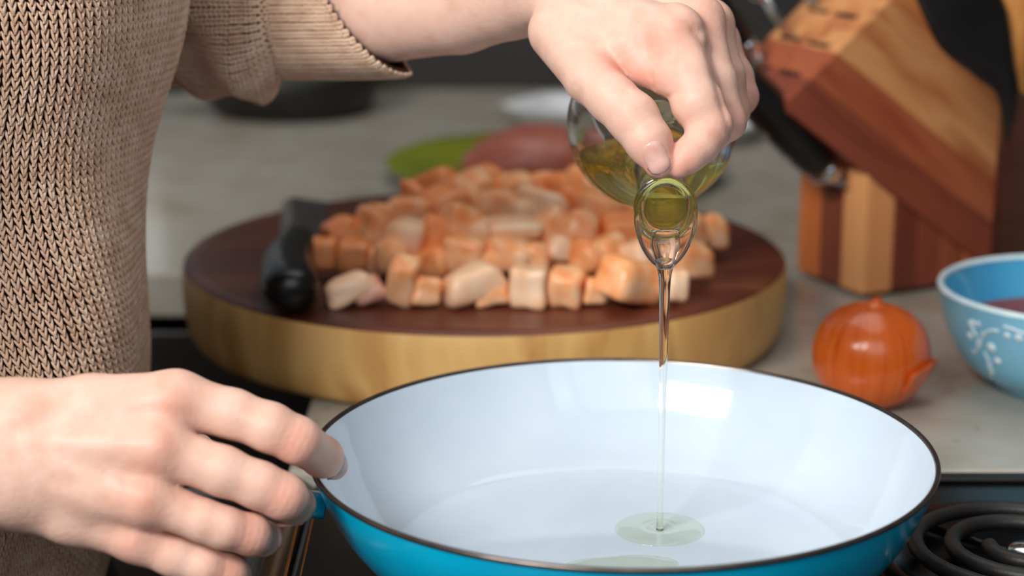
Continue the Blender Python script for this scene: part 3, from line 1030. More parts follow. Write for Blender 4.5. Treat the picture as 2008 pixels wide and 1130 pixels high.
P = smooth_path([(sk.x - 0.09, sk.y - 0.02, 0.035), (sk.x - 0.125, sk.y - 0.035, 0.030), (sk.x - 0.17, sk.y - 0.04, 0.036), (sk.x - 0.235, sk.y - 0.04, 0.044)], 14)
V, F = tube(P, [(0.013, 0.007)] * 2 + [(0.0105, 0.006)] * 10 + [(0.010, 0.006), (0.006, 0.004)], 14)
mk('handle', V, F, M['skillet'], t)

# ------------------------------------------------------------------ glass bottle, its oil, the stream
m0 = U(1306, 416, 0.885)
c0 = U(1278, 245, 0.985)
AX = (m0 - c0).normalized()
LN = (m0 - c0).length
t = thing('oil_bottle', 'small round clear glass oil bottle held tilted by the upper hand', 'bottle', c0)
BRAD = 0.0427
bodyprof = []
for k in range(22):
    q = R(-62 + k * (62 + 58) / 21)
    bodyprof.append((BRAD * math.cos(q), BRAD * math.sin(q)))
h1 = bodyprof[-1][1]
OUTP = [(0, bodyprof[0][1] + 0.003), (0.013, bodyprof[0][1] + 0.001), (0.018, bodyprof[0][1] - 0.0008)] + bodyprof + curve2(
    [(0.0205, h1 + 0.0035), (0.0155, h1 + 0.010), (0.0128, h1 + 0.020), (0.0118, h1 + 0.034), (0.0119, LN - 0.013)], 16)
OUTP += curve2([(0.0121, LN - 0.0115), (0.0128, LN - 0.0098), (0.0140, LN - 0.0088), (0.0142, LN - 0.0072), (0.0131, LN - 0.006), (0.0126, LN - 0.0048), (0.0131, LN - 0.003), (0.0141, LN - 0.0008)], 24)
wall = 0.0021
rimtop = [(0.0143, LN + 0.0003), (0.0139, LN + 0.0012), (0.0131, LN + 0.0012), (0.0124, LN + 0.0002)]
INP = []
for r, h in OUTP[::-1]:
    if h < LN - 0.001 and r > 0.0095:
        INP.append((min(max(r - wall, 0.0001), 0.0097 if h > h1 + 0.02 else 1), h))
INP = [(0.0112, LN - 0.0012), (0.0102, LN - 0.003)] + [q for q in INP if q[1] < LN - 0.004]
ib = bodyprof[0][1] + 0.006
INP = [q for q in INP if q[1] > ib + 0.001] + [(0.012, ib), (0, ib)]
a_, u_, v_ = frame(AX)


def lip(V):
    "the mouth is drawn out to a pouring lip on its lower side"
    out = []
    dn = Vector((0, 0, -1))
    dn = (dn - AX * dn.dot(AX)).normalized()
    for p in V:
        p = Vector(p)
        h = (p - c0).dot(AX)
        if h > LN - 0.008:
            f = min(1.0, (h - LN + 0.008) / 0.008)
            radv = (p - c0) - AX * h
            c = radv.dot(dn) / 0.0125
            if c > 0:
                p = p + dn * (0.0100 * f * c ** 1.3) + AX * (0.0035 * f * c ** 2)
            side_ = radv - dn * radv.dot(dn)
            if c > 0:
                p = p + side_ * (0.10 * f * c * (1 - c))
            else:
                p = p + dn * (-0.0012 * f * c * c) - AX * (0.003 * f * abs(c))
        out.append(p)
    return out


V, F = lathe(OUTP + rimtop + INP, c0, AX, seg=96)
mk('glass_body', lip(V), F, M['glass'], t)
# oil standing level in the tilted bottle: the inside of the glass, cut flat
OILP = [(max(r + 0.0003, 0), h) for r, h in INP[::-1] if h < LN - 0.0036]
OILP[0] = (0, ib - 0.0003)
OILP.append((0, OILP[-1][1]))
V, F = lathe(OILP, c0, AX, seg=72)
bm = bmesh.new()
vs = [bm.verts.new(v) for v in V]
for f in F:
    try:
        bm.faces.new([vs[i] for i in f])
    except ValueError:
        pass
oil_z = m0.z + 0.0058
g_ = bmesh.ops.bisect_plane(bm, geom=bm.verts[:] + bm.edges[:] + bm.faces[:], plane_co=(0, 0, oil_z), plane_no=(0, 0, 1), clear_outer=True)
bmesh.ops.remove_doubles(bm, verts=bm.verts[:], dist=1e-6)
be_ = [e for e in bm.edges if e.is_boundary]
bmesh.ops.triangle_fill(bm, use_beauty=True, edges=be_, use_dissolve=False)
bmesh.ops.recalc_face_normals(bm, faces=bm.faces[:])
OV = [tuple(v.co) for v in bm.verts]
bm.verts.index_update()
OF = [tuple(v.index for v in f.verts) for f in bm.faces]
bm.free()
ol = mk('cooking_oil', OV, OF, M['oil'], None, True, loc=(c0.x, c0.y, c0.z - 0.04))
tag(ol, 'golden yellow oil inside the tilted glass bottle', 'oil')
m_ = ol.modifiers.new('split', 'EDGE_SPLIT')
m_.split_angle = R(40)

dn = Vector((0, 0, -1))
dn = (dn - AX * dn.dot(AX)).normalized()
tip = m0 + AX * 0.0048 + dn * 0.0222
fz = 0.0157
t = thing('poured_oil', 'clear stream of oil falling from the bottle into a small round pool in the pan', 'oil', (tip.x, tip.y, fz))
H = tip.z - fz
lipc = m0 + AX * 0.001 + dn * 0.0098
P = [lipc + Vector((0, 0, 0.0014)), m0 + AX * 0.003 + dn * 0.0165 + Vector((0, 0, 0.001)), m0 + AX * 0.0046 + dn * 0.0205]
P += [tip + AX * 0.0006 + Vector((0, 0, -0.0020)), tip + AX * 0.0008 + Vector((0, 0, -0.007))]
P += [tip + AX * 0.0008 + Vector((0, 0, -H * s)) for s in (0.12, 0.25, 0.4, 0.55, 0.7, 0.85, 0.95, 0.995)]
rr = [(0.0062, 0.0012), (0.0066, 0.0015), (0.0050, 0.0018), (0.0040, 0.0022), (0.0029, 0.0022), 0.0025, 0.00215, 0.00185, 0.00165, 0.0015, 0.0014, 0.0014, 0.0018]
P = np.array([list(p) + list(r if isinstance(r, tuple) else (r, r)) for p, r in zip(P, rr)])
P = smooth_path(P, 60)
V, F = tube([p[:3] for p in P], [(p[3], p[4]) for p in P], 20, upv=(0, 1, 0.3))
mk('stream', V, F, M['oil_thin'], t)
pd = Vector((tip.x, tip.y, fz))
pr = [(0.0, 0.0030), (0.0018, 0.0026), (0.0030, 0.0019), (0.0048, 0.0022), (0.0066, 0.0018), (0.010, 0.0019), (0.0155, 0.0018), (0.0192, 0.0013), (0.0208, 0.0005), (0.0212, -0.0002), (0, -0.0002)]
pr = [(0, 0.003)] + curve2(pr[1:10], 40)
V, F = lathe(pr, pd, seg=72)
mk('pool', V, F, M['film'], t)
# a flat film patch nearer the front wall of the pan
q0 = G(1215, 1106, fz)
V, F = [], []
n, rows = 48, [(1.0, -0.0002), (0.985, 0.0006), (0.93, 0.0011), (0.7, 0.0013), (0.35, 0.0013)]
for k, h in rows:
    for i in range(n):
        a = 2 * math.pi * i / n
        r = 1 + 0.12 * math.sin(2 * a + 0.5) + 0.06 * math.sin(3 * a)
        V.append(q0 + Vector((0.024 * k * r * math.cos(a), 0.0135 * k * r * math.sin(a) - 0.004, h)))
for a in range(len(rows) - 1):
    for i in range(n):
        j = (i + 1) % n
        F.append((a * n + i, a * n + j, (a + 1) * n + j, (a + 1) * n + i))
F.append(tuple(range((len(rows) - 1) * n, len(rows) * n)))
o = mk('flat_patch', V, F, M['film'], None, True, loc=(q0.x, q0.y, fz))
tag(o, 'flat thin clear patch by the near wall of the white pan', 'oil')

# ------------------------------------------------------------------ person: body as one skin surface from a distance field


def smin(a, b, k):
    h = np.clip(0.5 + 0.5 * (b - a) / k, 0, 1)
    return b * (1 - h) + a * h - k * h * (1 - h)


def cap(P, a, b, ra, rb):
    a, b = np.array(a, np.float32), np.array(b, np.float32)
    d = b - a
    t = np.clip(((P - a) @ d) / max(float(d @ d), 1e-9), 0, 1)
    q = P - a - t[:, None] * d
    return np.sqrt(np.einsum('ij,ij->i', q, q)) - (ra + (rb - ra) * t)


def chain(P, js, k=0.003):
    "js: (point, radius) in order"
    f = None
    for (a, ra), (b, rb) in zip(js, js[1:]):
        g = cap(P, a, b, ra, rb)
        f = g if f is None else smin(f, g, k)
    return f


def crease(P, f, line, w, amp, dmax):
    "a fold along a line on the side of the hand that faces us (amp > 0 sinks, < 0 raises)"
    q = P - np.array(CAM, np.float32)
    d = q @ np.array(FW, np.float32)
    x, y = q[:, 0] / d * FPX + CX, CY - (q @ np.array(UP, np.float32)) / d * FPX
    best = np.full(len(P), 1e9, np.float32)
    for (x0, y0), (x1, y1) in zip(line, line[1:]):
        t = np.clip(((x - x0) * (x1 - x0) + (y - y0) * (y1 - y0)) / ((x1 - x0) ** 2 + (y1 - y0) ** 2), 0, 1)
        best = np.minimum(best, (x - x0 - t * (x1 - x0)) ** 2 + (y - y0 - t * (y1 - y0)) ** 2)
    return f + amp * np.exp(-best / (w * w)) * (d < dmax)


def surface_net(fn, lo, hi, h):
    n = [int(math.ceil((b - a) / h)) + 1 for a, b in zip(lo, hi)]
    ax_ = [np.float32(a) + np.arange(k, dtype=np.float32) * np.float32(h) for a, k in zip(lo, n)]
    Vv = np.empty(n, np.float32)
    Yg, Zg = np.meshgrid(ax_[1], ax_[2], indexing='ij')
    step = max(1, 400000 // (n[1] * n[2]))
    for i in range(0, n[0], step):
        xs = ax_[0][i:i + step]
        P = np.empty((len(xs), n[1], n[2], 3), np.float32)
        P[..., 0] = xs[:, None, None]
        P[..., 1] = Yg
        P[..., 2] = Zg
        Vv[i:i + step] = fn(P.reshape(-1, 3)).reshape(len(xs), n[1], n[2])
    S = Vv < 0
    cs = [(dx, dy, dz) for dx in (0, 1) for dy in (0, 1) for dz in (0, 1)]

    def sub(A, c):
        return A[c[0]:n[0] - 1 + c[0], c[1]:n[1] - 1 + c[1], c[2]:n[2] - 1 + c[2]]
    cnt = sum(sub(S, c).astype(np.int8) for c in cs)
    act = (cnt > 0) & (cnt < 8)
    I = np.argwhere(act)
    idx = -np.ones(act.shape, np.int64)
    idx[act] = np.arange(len(I))
    acc = np.zeros((len(I), 3))
    num = np.zeros(len(I))
    for c in cs:
        for d in range(3):
            if c[d]:
                continue
            e = list(c)
            e[d] = 1
            va = Vv[I[:, 0] + c[0], I[:, 1] + c[1], I[:, 2] + c[2]]
            vb = Vv[I[:, 0] + e[0], I[:, 1] + e[1], I[:, 2] + e[2]]
            m = (va < 0) != (vb < 0)
            tt = np.where(m, va / np.where(m, va - vb, 1), 0)
            p = I + np.array(c)
            p = p.astype(float)
            p[:, d] += tt
            acc[m] += p[m]
            num[m] += 1
    Vt = acc / num[:, None] * h + np.array(lo)
    quads = []
    for d in range(3):
        e = [0, 0, 0]
        e[d] = 1
        A = S[:n[0] - e[0], :n[1] - e[1], :n[2] - e[2]]
        B = S[e[0]:, e[1]:, e[2]:]
        X = np.argwhere(A != B)
        o1, o2 = [k for k in range(3) if k != d]
        X = X[(X[:, o1] > 0) & (X[:, o2] > 0) & (X[:, o1] < n[o1] - 1) & (X[:, o2] < n[o2] - 1)]
        q = []
        for s1, s2 in ((-1, -1), (0, -1), (0, 0), (-1, 0)):
            Y = X.copy()
            Y[:, o1] += s1
            Y[:, o2] += s2
            q.append(idx[Y[:, 0], Y[:, 1], Y[:, 2]])
        q = np.stack(q, 1)
        ins = S[X[:, 0], X[:, 1], X[:, 2]]
        flip = ins if d != 1 else ~ins
        q[~flip] = q[~flip][:, ::-1]
        quads.append(q)
    return Vt, np.concatenate(quads)


def J(px, py, d, r):
    return (np.array(U(px, py, d), np.float32), r * d / FPX)


def grooves(P, f, c, axis, w, period, amp):
    c, axis = np.array(c, np.float32), np.array(axis, np.float32)
    q = P - c
    s = q @ axis
    d2 = np.einsum('ij,ij->i', q, q)
    return f + amp * np.exp(-d2 / (w * w)) * (0.5 + 0.5 * np.cos(s * (2 * math.pi / period)))


# --- the pouring hand (her left), palm down, thumb towards us
LF = {
    'thumb': [J(1095, 62, 0.932, 60), J(1158, 152, 0.905, 51), J(1200, 193, 0.894, 48), J(1241, 231, 0.888, 50), J(1273, 279, 0.884, 45), J(1293, 319, 0.882, 32)],
    'index': [J(1325, 72, 0.905, 54), J(1350, 150, 0.897, 50), J(1368, 203, 0.893, 50), J(1393, 247, 0.892, 43), J(1375, 283, 0.888, 36), J(1352, 304, 0.885, 33), J(1330, 325, 0.883, 26)],
    'middle': [J(1368, 45, 0.922, 48), J(1402, 160, 0.914, 42), J(1424, 238, 0.914, 38), J(1350, 300, 0.909, 30), J(1262, 302, 0.905, 22)],
    'ring': [J(1388, 50, 0.945, 46), J(1420, 150, 0.935, 40), J(1436, 216, 0.936, 34), J(1405, 265, 0.946, 30)],
    'pinky': [J(1405, 85, 0.965, 40), J(1440, 150, 0.958, 36), J(1452, 190, 0.955, 34), J(1446, 212, 0.950, 28)],
}


def left_hand(P):
    pal = chain(P, [J(1060, -20, 0.957, 74), J(1170, 20, 0.93, 64), J(1325, 72, 0.905, 52)], 0.004)
    for js in ([J(1055, -30, 0.965, 74), J(1368, 40, 0.924, 50)], [J(1060, -30, 0.978, 70), J(1388, 48, 0.946, 47)], [J(1060, -25, 0.985, 66), J(1404, 80, 0.966, 42)]):
        pal = smin(pal, chain(P, js), 0.006)
    web = chain(P, [J(1135, 80, 0.926, 50), J(1232, 92, 0.912, 46), J(1262, 124, 0.908, 38), J(1302, 146, 0.902, 40)], 0.006)
    pal = smin(pal, web, 0.008)
    arm = chain(P, [J(430, 12, 1.075, 104), J(600, 16, 1.05, 108), J(760, 14, 1.02, 106), J(900, 4, 0.998, 100), J(1000, -14, 0.978, 90), J(1062, -24, 0.968, 76)], 0.003)
    pal = smin(pal, arm, 0.012)
    fin = [chain(P, v, 0.003) for k, v in LF.items()]
    F_ = smin(fin[1], fin[2], 0.0012)
    F_ = smin(F_, fin[3], 0.0012)
    F_ = smin(F_, fin[4], 0.0012)
    f = smin(pal, F_, 0.007)
    f = np.minimum(f, smin(pal, fin[0], 0.007))
    th = LF['thumb']
    dv = th[4][0] - th[2][0]
    f = grooves(P, f, th[3][0] - np.array(FW, np.float32) * 0.009, dv / np.linalg.norm(dv), 0.008, 0.0028, 0.00042)
    f = crease(P, f, [(1192, 96), (1212, 122), (1234, 150)], 6, 0.0005, 0.95)
    f = crease(P, f, [(1277, 146), (1281, 172)], 4, 0.0010, 0.91)
    f = crease(P, f, [(1312, 190), (1328, 180)], 4, 0.0008, 0.91)
    f = crease(P, f, [(1120, -20), (1240, 10), (1325, 45)], 20, -0.0010, 0.96)
    f = crease(P, f, [(1200, -30), (1300, 5), (1372, 60)], 12, 0.0012, 0.96)
    f = crease(P, f, [(1358, 60), (1385, 95), (1412, 200), (1432, 262)], 6, 0.0010, 0.95)
    f = f - 0.0014 * np.exp(-np.einsum('ij,ij->i', P - (LF['index'][0][0] + np.array(UP, np.float32) * 0.012), P - (LF['index'][0][0] + np.array(UP, np.float32) * 0.012)) / 0.0001)
    return f


# --- the steadying hand (her right), back of the hand towards us
RF = {
    'index': [J(345, 786, 0.812, 57), J(457, 812, 0.812, 48), J(530, 839, 0.812, 48), J(583, 864, 0.815, 46), J(632, 896, 0.838, 40), J(655, 914, 0.858, 28)],
    'middle': [J(312, 880, 0.802, 52), J(437, 924, 0.803, 48), J(510, 953, 0.805, 46), J(556, 974, 0.808, 45), J(578, 990, 0.832, 37), J(585, 996, 0.848, 27)],
    'ring': [J(290, 978, 0.802, 49), J(400, 1022, 0.803, 41), J(440, 1036, 0.804, 41), J(492, 1049, 0.81, 40), J(516, 1056, 0.834, 33), J(522, 1060, 0.846, 25)],
    'pinky': [J(270, 1058, 0.81, 46), J(340, 1090, 0.811, 40), J(400, 1112, 0.812, 37), J(450, 1126, 0.818, 36), J(467, 1130, 0.842, 28)],
    'thumb': [J(130, 850, 0.845, 55), J(260, 860, 0.868, 42), J(330, 868, 0.885, 38), J(390, 880, 0.900, 30)],
}


def right_hand(P):
    pal = chain(P, [J(20, 832, 0.812, 82), J(180, 808, 0.811, 72), J(345, 788, 0.811, 60)], 0.004)
    for js in ([J(20, 880, 0.806, 80), J(312, 878, 0.801, 58)], [J(20, 920, 0.806, 82), J(288, 976, 0.801, 54)], [J(20, 945, 0.812, 84), J(150, 1000, 0.811, 70), J(270, 1052, 0.811, 48)],
               [J(60, 900, 0.838, 78), J(300, 930, 0.838, 64)]):
        pal = smin(pal, chain(P, js, 0.004), 0.006)
    arm = smin(chain(P, [J(-420, 860, 0.80, 130), J(-200, 852, 0.805, 106), J(20, 838, 0.808, 86)], 0.004), chain(P, [J(-420, 900, 0.80, 140), J(-200, 925, 0.805, 110), J(20, 938, 0.808, 92)], 0.004), 0.012)
    pal = smin(pal, arm, 0.010)
    fin = [chain(P, v, 0.003) for v in RF.values()]
    F_ = np.minimum(np.minimum(fin[0], fin[1]), np.minimum(fin[2], fin[3]))
    f = smin(pal, F_, 0.005)
    f = smin(f, fin[4], 0.003)
    for c, r in ((RF['index'][0], 0.0022), (RF['middle'][0], 0.0024), (RF['ring'][0], 0.0022), (RF['pinky'][0], 0.0018)):
        q = P - (c[0] - np.array(FW, np.float32) * c[1])
        f = f - 0.8 * r * np.exp(-np.einsum('ij,ij->i', q, q) / (0.0085 ** 2))
    f = crease(P, f, [(60, 800), (200, 800), (330, 785)], 24, -0.0007, 0.83)
    f = crease(P, f, [(60, 862), (180, 868), (305, 872)], 22, -0.0007, 0.83)
    f = crease(P, f, [(70, 905), (180, 938), (285, 975)], 20, -0.0007, 0.83)
    f = crease(P, f, [(80, 940), (180, 1000), (262, 1050)], 20, -0.0005, 0.83)
    f = crease(P, f, [(190, 905), (214, 925), (232, 955), (228, 985)], 9, -0.0005, 0.83)
    for k in ('index', 'middle', 'ring', 'pinky'):
        js = RF[k]
        PI_ = 3 if len(js) > 5 or k == 'pinky' else 2
        dv = js[PI_][0] - js[PI_ - 1][0]
        dv = dv / np.linalg.norm(dv)
        f = grooves(P, f, js[PI_][0] - np.array(FW, np.float32) * js[PI_][1] * 0.8, dv, 0.008, 0.0030, 0.0005)
        q = P - (js[PI_][0] - np.array(FW, np.float32) * js[PI_][1] * 0.9)
        f = f - 0.0005 * np.exp(-np.einsum('ij,ij->i', q, q) / (0.006 ** 2))
    return f


SX, SY = -0.30, 1.00                         # the trunk's axis; she stands left of the stove, facing right
SHL, SHR = (SX, SY + 0.15, 0.43), (SX - 0.01, SY - 0.15, 0.43)
EL = np.array(U(330, -10, 1.10))
ER = np.array(U(-760, 860, 0.80))


def trunk(P):
    def ell(c, r):
        q = (P - np.array(c, np.float32)) / np.array(r, np.float32)
        k = np.sqrt(np.einsum('ij,ij->i', q, q))
        return (k - 1) * min(r)
    f = ell((SX, SY, 0.30), (0.085, 0.14, 0.17))
    f = smin(f, ell((SX + 0.0, SY, 0.12), (0.07, 0.105, 0.16)), 0.03)
    f = smin(f, cap(P, SHL, SHR, 0.05, 0.05), 0.04)
    f = smin(f, cap(P, (SX, SY, 0.42), (SX + 0.02, SY, 0.53), 0.05, 0.045), 0.03)
    f = smin(f, chain(P, [(SHL, 0.045), ((SX + 0.0, SY + 0.16, 0.26), 0.04), (EL, 0.036), (np.array(U(600, 16, 1.05)), 0.028)], 0.02), 0.02)
    f = smin(f, chain(P, [(SHR, 0.045), (ER, 0.036), (np.array(U(-300, 890, 0.803)), 0.033)], 0.02), 0.02)
    return f


def bounds(js, pad):
    A = np.array([j[0] for j in js])
    Rr = max(j[1] for j in js)
    return A.min(0) - Rr - pad, A.max(0) + Rr + pad


FLUSH_SHADE = []
for k in ('index', 'middle', 'ring', 'pinky'):
    FLUSH_SHADE += [(RF[k][0][0] - np.array(FW) * RF[k][0][1], 0.014, 0.28), (RF[k][3][0] - np.array(FW) * RF[k][3][1] * 0.8, 0.010, 0.42), (RF[k][-1][0], 0.011, 0.5)]
    FLUSH_SHADE += [(LF[k][-1][0], 0.012, 0.55), (LF[k][3 if k == 'index' else 2][0], 0.012, 0.4), (LF[k][0][0] - np.array(FW) * 0.01, 0.014, 0.25)]
FLUSH_SHADE += [(np.array(U(1215, 125, 0.895)), 0.008, 0.7), (np.array(U(1250, 165, 0.895)), 0.009, 0.6)]  # thumb web crease: its dark red shade put into the skin colour
FLUSH_SHADE += [(LF['thumb'][-1][0], 0.013, 0.6), (LF['thumb'][3][0], 0.010, 0.35), (np.array(U(1290, 130, 0.9)), 0.016, 0.3)]

HS = 0.0011
jl = [j for v in LF.values() for j in v] + [J(640, 12, 1.045, 108), J(1060, -30, 0.985, 74)]
lo, hi = bounds(jl, 0.004)
lo[0] = U(585, 16, 1.05).x
Va, Qa = surface_net(left_hand, lo, hi, HS)
jr = [j for v in RF.values() for j in v] + [J(-180, 890, 0.805, 110)]
lo, hi = bounds(jr, 0.004)
Vb, Qb = surface_net(right_hand, lo, hi, HS)
Vc, Qc = surface_net(trunk, (SX - 0.2, SY - 0.3, -0.26), (SX + 0.22, SY + 0.32, 0.56), 0.011)
VV = np.concatenate([Va, Vb, Vc])
QQ = np.concatenate([Qa, Qb + len(Va), Qc + len(Va) + len(Vb)])
person = thing('person', 'person in a beige knit sweater pouring oil with one hand, the other at the pan', 'person', (SX, SY, FLOOR_Z))
body = mk('body', VV, QQ, M['skin'], person)
fl = np.zeros(len(VV), np.float32)
for c, r, a in FLUSH_SHADE:
    fl = np.maximum(fl, a * np.exp(-((VV - np.array(c)) ** 2).sum(1) / (r * r)))
at = body.data.attributes.new('flush_shade', 'FLOAT', 'POINT')
at.data.foreach_set('value', fl[:len(body.data.vertices)])
sm = body.modifiers.new('smooth', 'SMOOTH')
sm.factor = 0.5
sm.iterations = 3


def nail(fn, c, along, out, w, l, mat, rad, label=None):
    "a curved plate on the skin: along = towards the fingertip, out = away from the finger"
    c, along, out = Vector(c), Vector(along).normalized(), Vector(out)
    out = (out - along * out.dot(along)).normalized()
    sd = along.cross(out)
    n = 11
    V, F = [], []
    for i in range(n):
        for j in range(n):
            a, b = -1 + 2 * i / (n - 1), -1 + 2 * j / (n - 1)
            x, y = a * math.sqrt(1 - 0.42 * b * b), b * math.sqrt(1 - 0.42 * a * a)
            p = c + sd * (x * w / 2) + along * (y * l / 2) + out * 0.006
            for _ in range(14):                  # walk down on to the skin
                f = float(fn(np.array([p], np.float32))[0])
                p = p - out * (f - 0.0001) * 0.8
            edge = 1 - max(abs(a), abs(b)) ** 4
            V.append(p + out * (0.00035 * edge - 0.0003 * (1 - edge)))
    for i in range(n - 1):
        for j in range(n - 1):
            F.append((i * n + j, (i + 1) * n + j, (i + 1) * n + j + 1, i * n + j + 1))
    o = mk('fingernail', V, F, mat, body, True, label=label)
    m = o.modifiers.new('thick', 'SOLIDIFY')
    m.thickness = 0.0005
    return o


nail(left_hand, U(1289, 310, 0.872), U(1301, 342, 0.884) - U(1270, 272, 0.882), -FW + UP * 0.12 + Vector((-0.05, 0, 0)), 0.0118, 0.0165, M['nail'], 0.01, 'pale pink thumbnail')
nail(right_hand, U(666, 912, 0.848), U(668, 925, 0.87) - U(640, 897, 0.842), Vector((0.75, -0.55, 0.45)), 0.0115, 0.0125, M['nail_shaded'], 0.01, 'shaded reddish fingernail')
nail(right_hand, U(606, 985, 0.835), RF['middle'][5][0] - RF['middle'][3][0], Vector((1, -0.5, 0.3)), 0.0108, 0.011, M['nail'], 0.01)
nail(right_hand, U(545, 1052, 0.835), RF['ring'][5][0] - RF['ring'][3][0], Vector((1, -0.5, 0.3)), 0.0105, 0.011, M['nail'], 0.01)
nail(right_hand, U(482, 1118, 0.835), RF['pinky'][4][0] - RF['pinky'][3][0], Vector((1, -0.5, 0.3)), 0.009, 0.0095, M['nail'], 0.01)

# trousers, hidden below the frame but for a dark sliver
jt = []
for s in (-1, 1):
    V, F = tube(smooth_path([(SX - 0.02, SY + s * 0.05, -0.04), (SX - 0.01, SY + s * 0.065, -0.16), (SX + 0.01, SY + s * 0.085, -0.45), (SX, SY + s * 0.09, -0.86)], 14),
                [(0.055, 0.07), (0.06, 0.075), (0.07, 0.08)] + [(0.075, 0.085)] * 3 + [(0.065, 0.07)] * 4 + [(0.055, 0.06)] * 4, 24)
    jt.append((V, F))
V, F = tube([(SX - 0.035, SY, 0.03), (SX - 0.045, SY, -0.02), (SX - 0.045, SY, -0.12), (SX - 0.02, SY, -0.2)], [(0.09, 0.06), (0.125, 0.082), (0.135, 0.086), (0.135, 0.086)], 28, upv=(1, 0, 0))
mk('trousers', *join(*jt, (V, F)), M['trousers'], person)
for s in (-1, 1):
    V, F = lathe([(0, -0.03), (0.034, -0.028), (0.042, 0.0), (0.04, 0.02), (0.03, 0.05), (0, 0.052)], (SX + 0.02, SY + s * 0.09, FLOOR_Z + 0.031), seg=24)
    V = [Vector((SX + 0.045 + (v[0] - SX - 0.02) * 2.9, v[1], v[2])) for v in V]
    mk('shoe', V, F, M['black'], person)

# ------------------------------------------------------------------ sweater: a ground surface and every stitch of yarn on it
SIL = [(-330, 300), (-240, 338), (-160, 358), (-80, 364), (0, 360), (60, 352), (130, 330), (230, 294), (330, 274), (450, 275), (620, 289), (720, 293), (820, 280), (920, 258), (1020, 226), (1080, 196), (1130, 178), (1200, 172)]
ZTOP, ZHEM, ZBOT = 0.40, 0.006, -0.075
TURN = R(28)                                   # she is turned a little away from us
QE = 0.86


def section(th, b, extra=0.0):
    c, s_ = np.cos(th), np.sin(th)
    lx = (0.104 + extra) * np.sign(c) * np.abs(c) ** QE
    ly = -(b + extra) * np.sign(s_) * np.abs(s_) ** QE
    return lx * math.cos(TURN) - ly * math.sin(TURN), lx * math.sin(TURN) + ly * math.cos(TURN)


def half_width(z):
    return np.interp(z, [-0.08, 0.0, 0.08, 0.2, 0.32, 0.36, 0.40], [0.142, 0.146, 0.138, 0.142, 0.150, 0.15, 0.145])


tt_ = np.linspace(0, 2 * np.pi, 400)
zs = np.linspace(-0.09, 0.42, 60)
xs = []
py_t, px_t = [q[0] for q in SIL], [q[1] for q in SIL]
for z_ in zs:                                  # centre the section so that its outline meets the outline of her front
    lx, ly = section(tt_, half_width(z_))
    dep = (SY + ly) * FW.y + (z_ - HC) * FW.z
    py_ = CY - FPX * ((SY + ly) * UP.y + (z_ - HC) * UP.z) / dep
    xs.append(np.min((np.interp(py_, py_t, px_t) - CX) / FPX * dep - lx))
xs = np.convolve(np.pad(np.array(xs), 2, mode='edge'), np.ones(5) / 5, 'valid')
# columns are spaced evenly along the cloth: arc length <-> angle
lx, ly = section(tt_, 0.142)
ARC = np.concatenate([[0], np.cumsum(np.hypot(np.diff(lx), np.diff(ly)))])


def angle(u):
    return np.interp(np.mod(u, ARC[-1]), ARC, tt_) + np.floor(u / ARC[-1]) * 2 * np.pi


def torso(u, z):
    "u metres round the cloth from her front, towards us"
    th = angle(u)
    f = np.clip(np.sin(th), 0, 1)
    w = 0.0048 * np.sin(60 * u - 15.0 * z + 0.8) * f + 0.0042 * np.sin(34 * u + 27 * z) * f
    w = w * (0.35 + 0.65 * np.clip((0.30 - z) / 0.3, 0, 1))
    dx, dy = section(th, half_width(z), w)
    return np.stack([np.interp(z, zs, xs) + dx, SY + dy, z + 0 * dx], -1)


sweater_bits = []
NT, NZ = 150, 70
th = np.linspace(0, ARC[-1], NT, endpoint=False)
zz = np.linspace(ZBOT, ZTOP, NZ)
T_, Z_ = np.meshgrid(th, zz, indexing='ij')
GV = torso(T_.ravel(), Z_.ravel())
ctr = np.stack([np.interp(Z_.ravel(), zs, xs), np.full(T_.size, SY), Z_.ravel()], -1)
GV = ctr + (GV - ctr) * np.array([0.975, 0.982, 1.0])
GF = []
for i in range(NT):
    for j in range(NZ - 1):
        k = (i + 1) % NT
        GF.append((i * NZ + j, k * NZ + j, k * NZ + j + 1, i * NZ + j + 1))
# shoulders close the top
SHV = len(GV)
GV = list(GV)
prev = [i * NZ + NZ - 1 for i in range(NT)]
for fr, dz in ((0.96, 0.018), (0.82, 0.040), (0.6, 0.056), (0.42, 0.064)):
    ring = []
    for i in range(NT):
        p = GV[i * NZ + NZ - 1]
        c_ = np.array([np.interp(ZTOP, zs, xs), SY, ZTOP])
        ring.append(len(GV))
        GV.append(c_ + (np.array(p) - c_) * np.array([fr, fr, 0]) + np.array([0, 0, dz]))
    for i in range(NT):
        k = (i + 1) % NT
        GF.append((prev[i], prev[k], ring[k], ring[i]))
    prev = ring
sweater = mk('sweater', GV, GF, M['knit_gap'], person, label='beige chunky ribbed knit sweater')

ns, nr = 7, 6
TV = [(0, 0, -1)]
for i in range(1, nr):
    a = math.pi * i / nr
    rr_ = math.sin(a) ** 0.8
    for k in range(ns):
        q = 2 * math.pi * k / ns
        TV.append((rr_ * math.cos(q), rr_ * math.sin(q), -math.cos(a)))
TV.append((0, 0, 1))
TF = []
for k in range(ns):
    TF.append((0, 1 + (k + 1) % ns, 1 + k))
    TF.append((len(TV) - 1, 1 + (nr - 2) * ns + k, 1 + (nr - 2) * ns + (k + 1) % ns))
for i in range(nr - 2):
    for k in range(ns):
        a, b, c, d = 1 + i * ns + k, 1 + i * ns + (k + 1) % ns, 1 + (i + 1) * ns + (k + 1) % ns, 1 + (i + 1) * ns + k
        TF += [(a, b, c), (a, c, d)]
TV, TF = np.array(TV), np.array(TF)


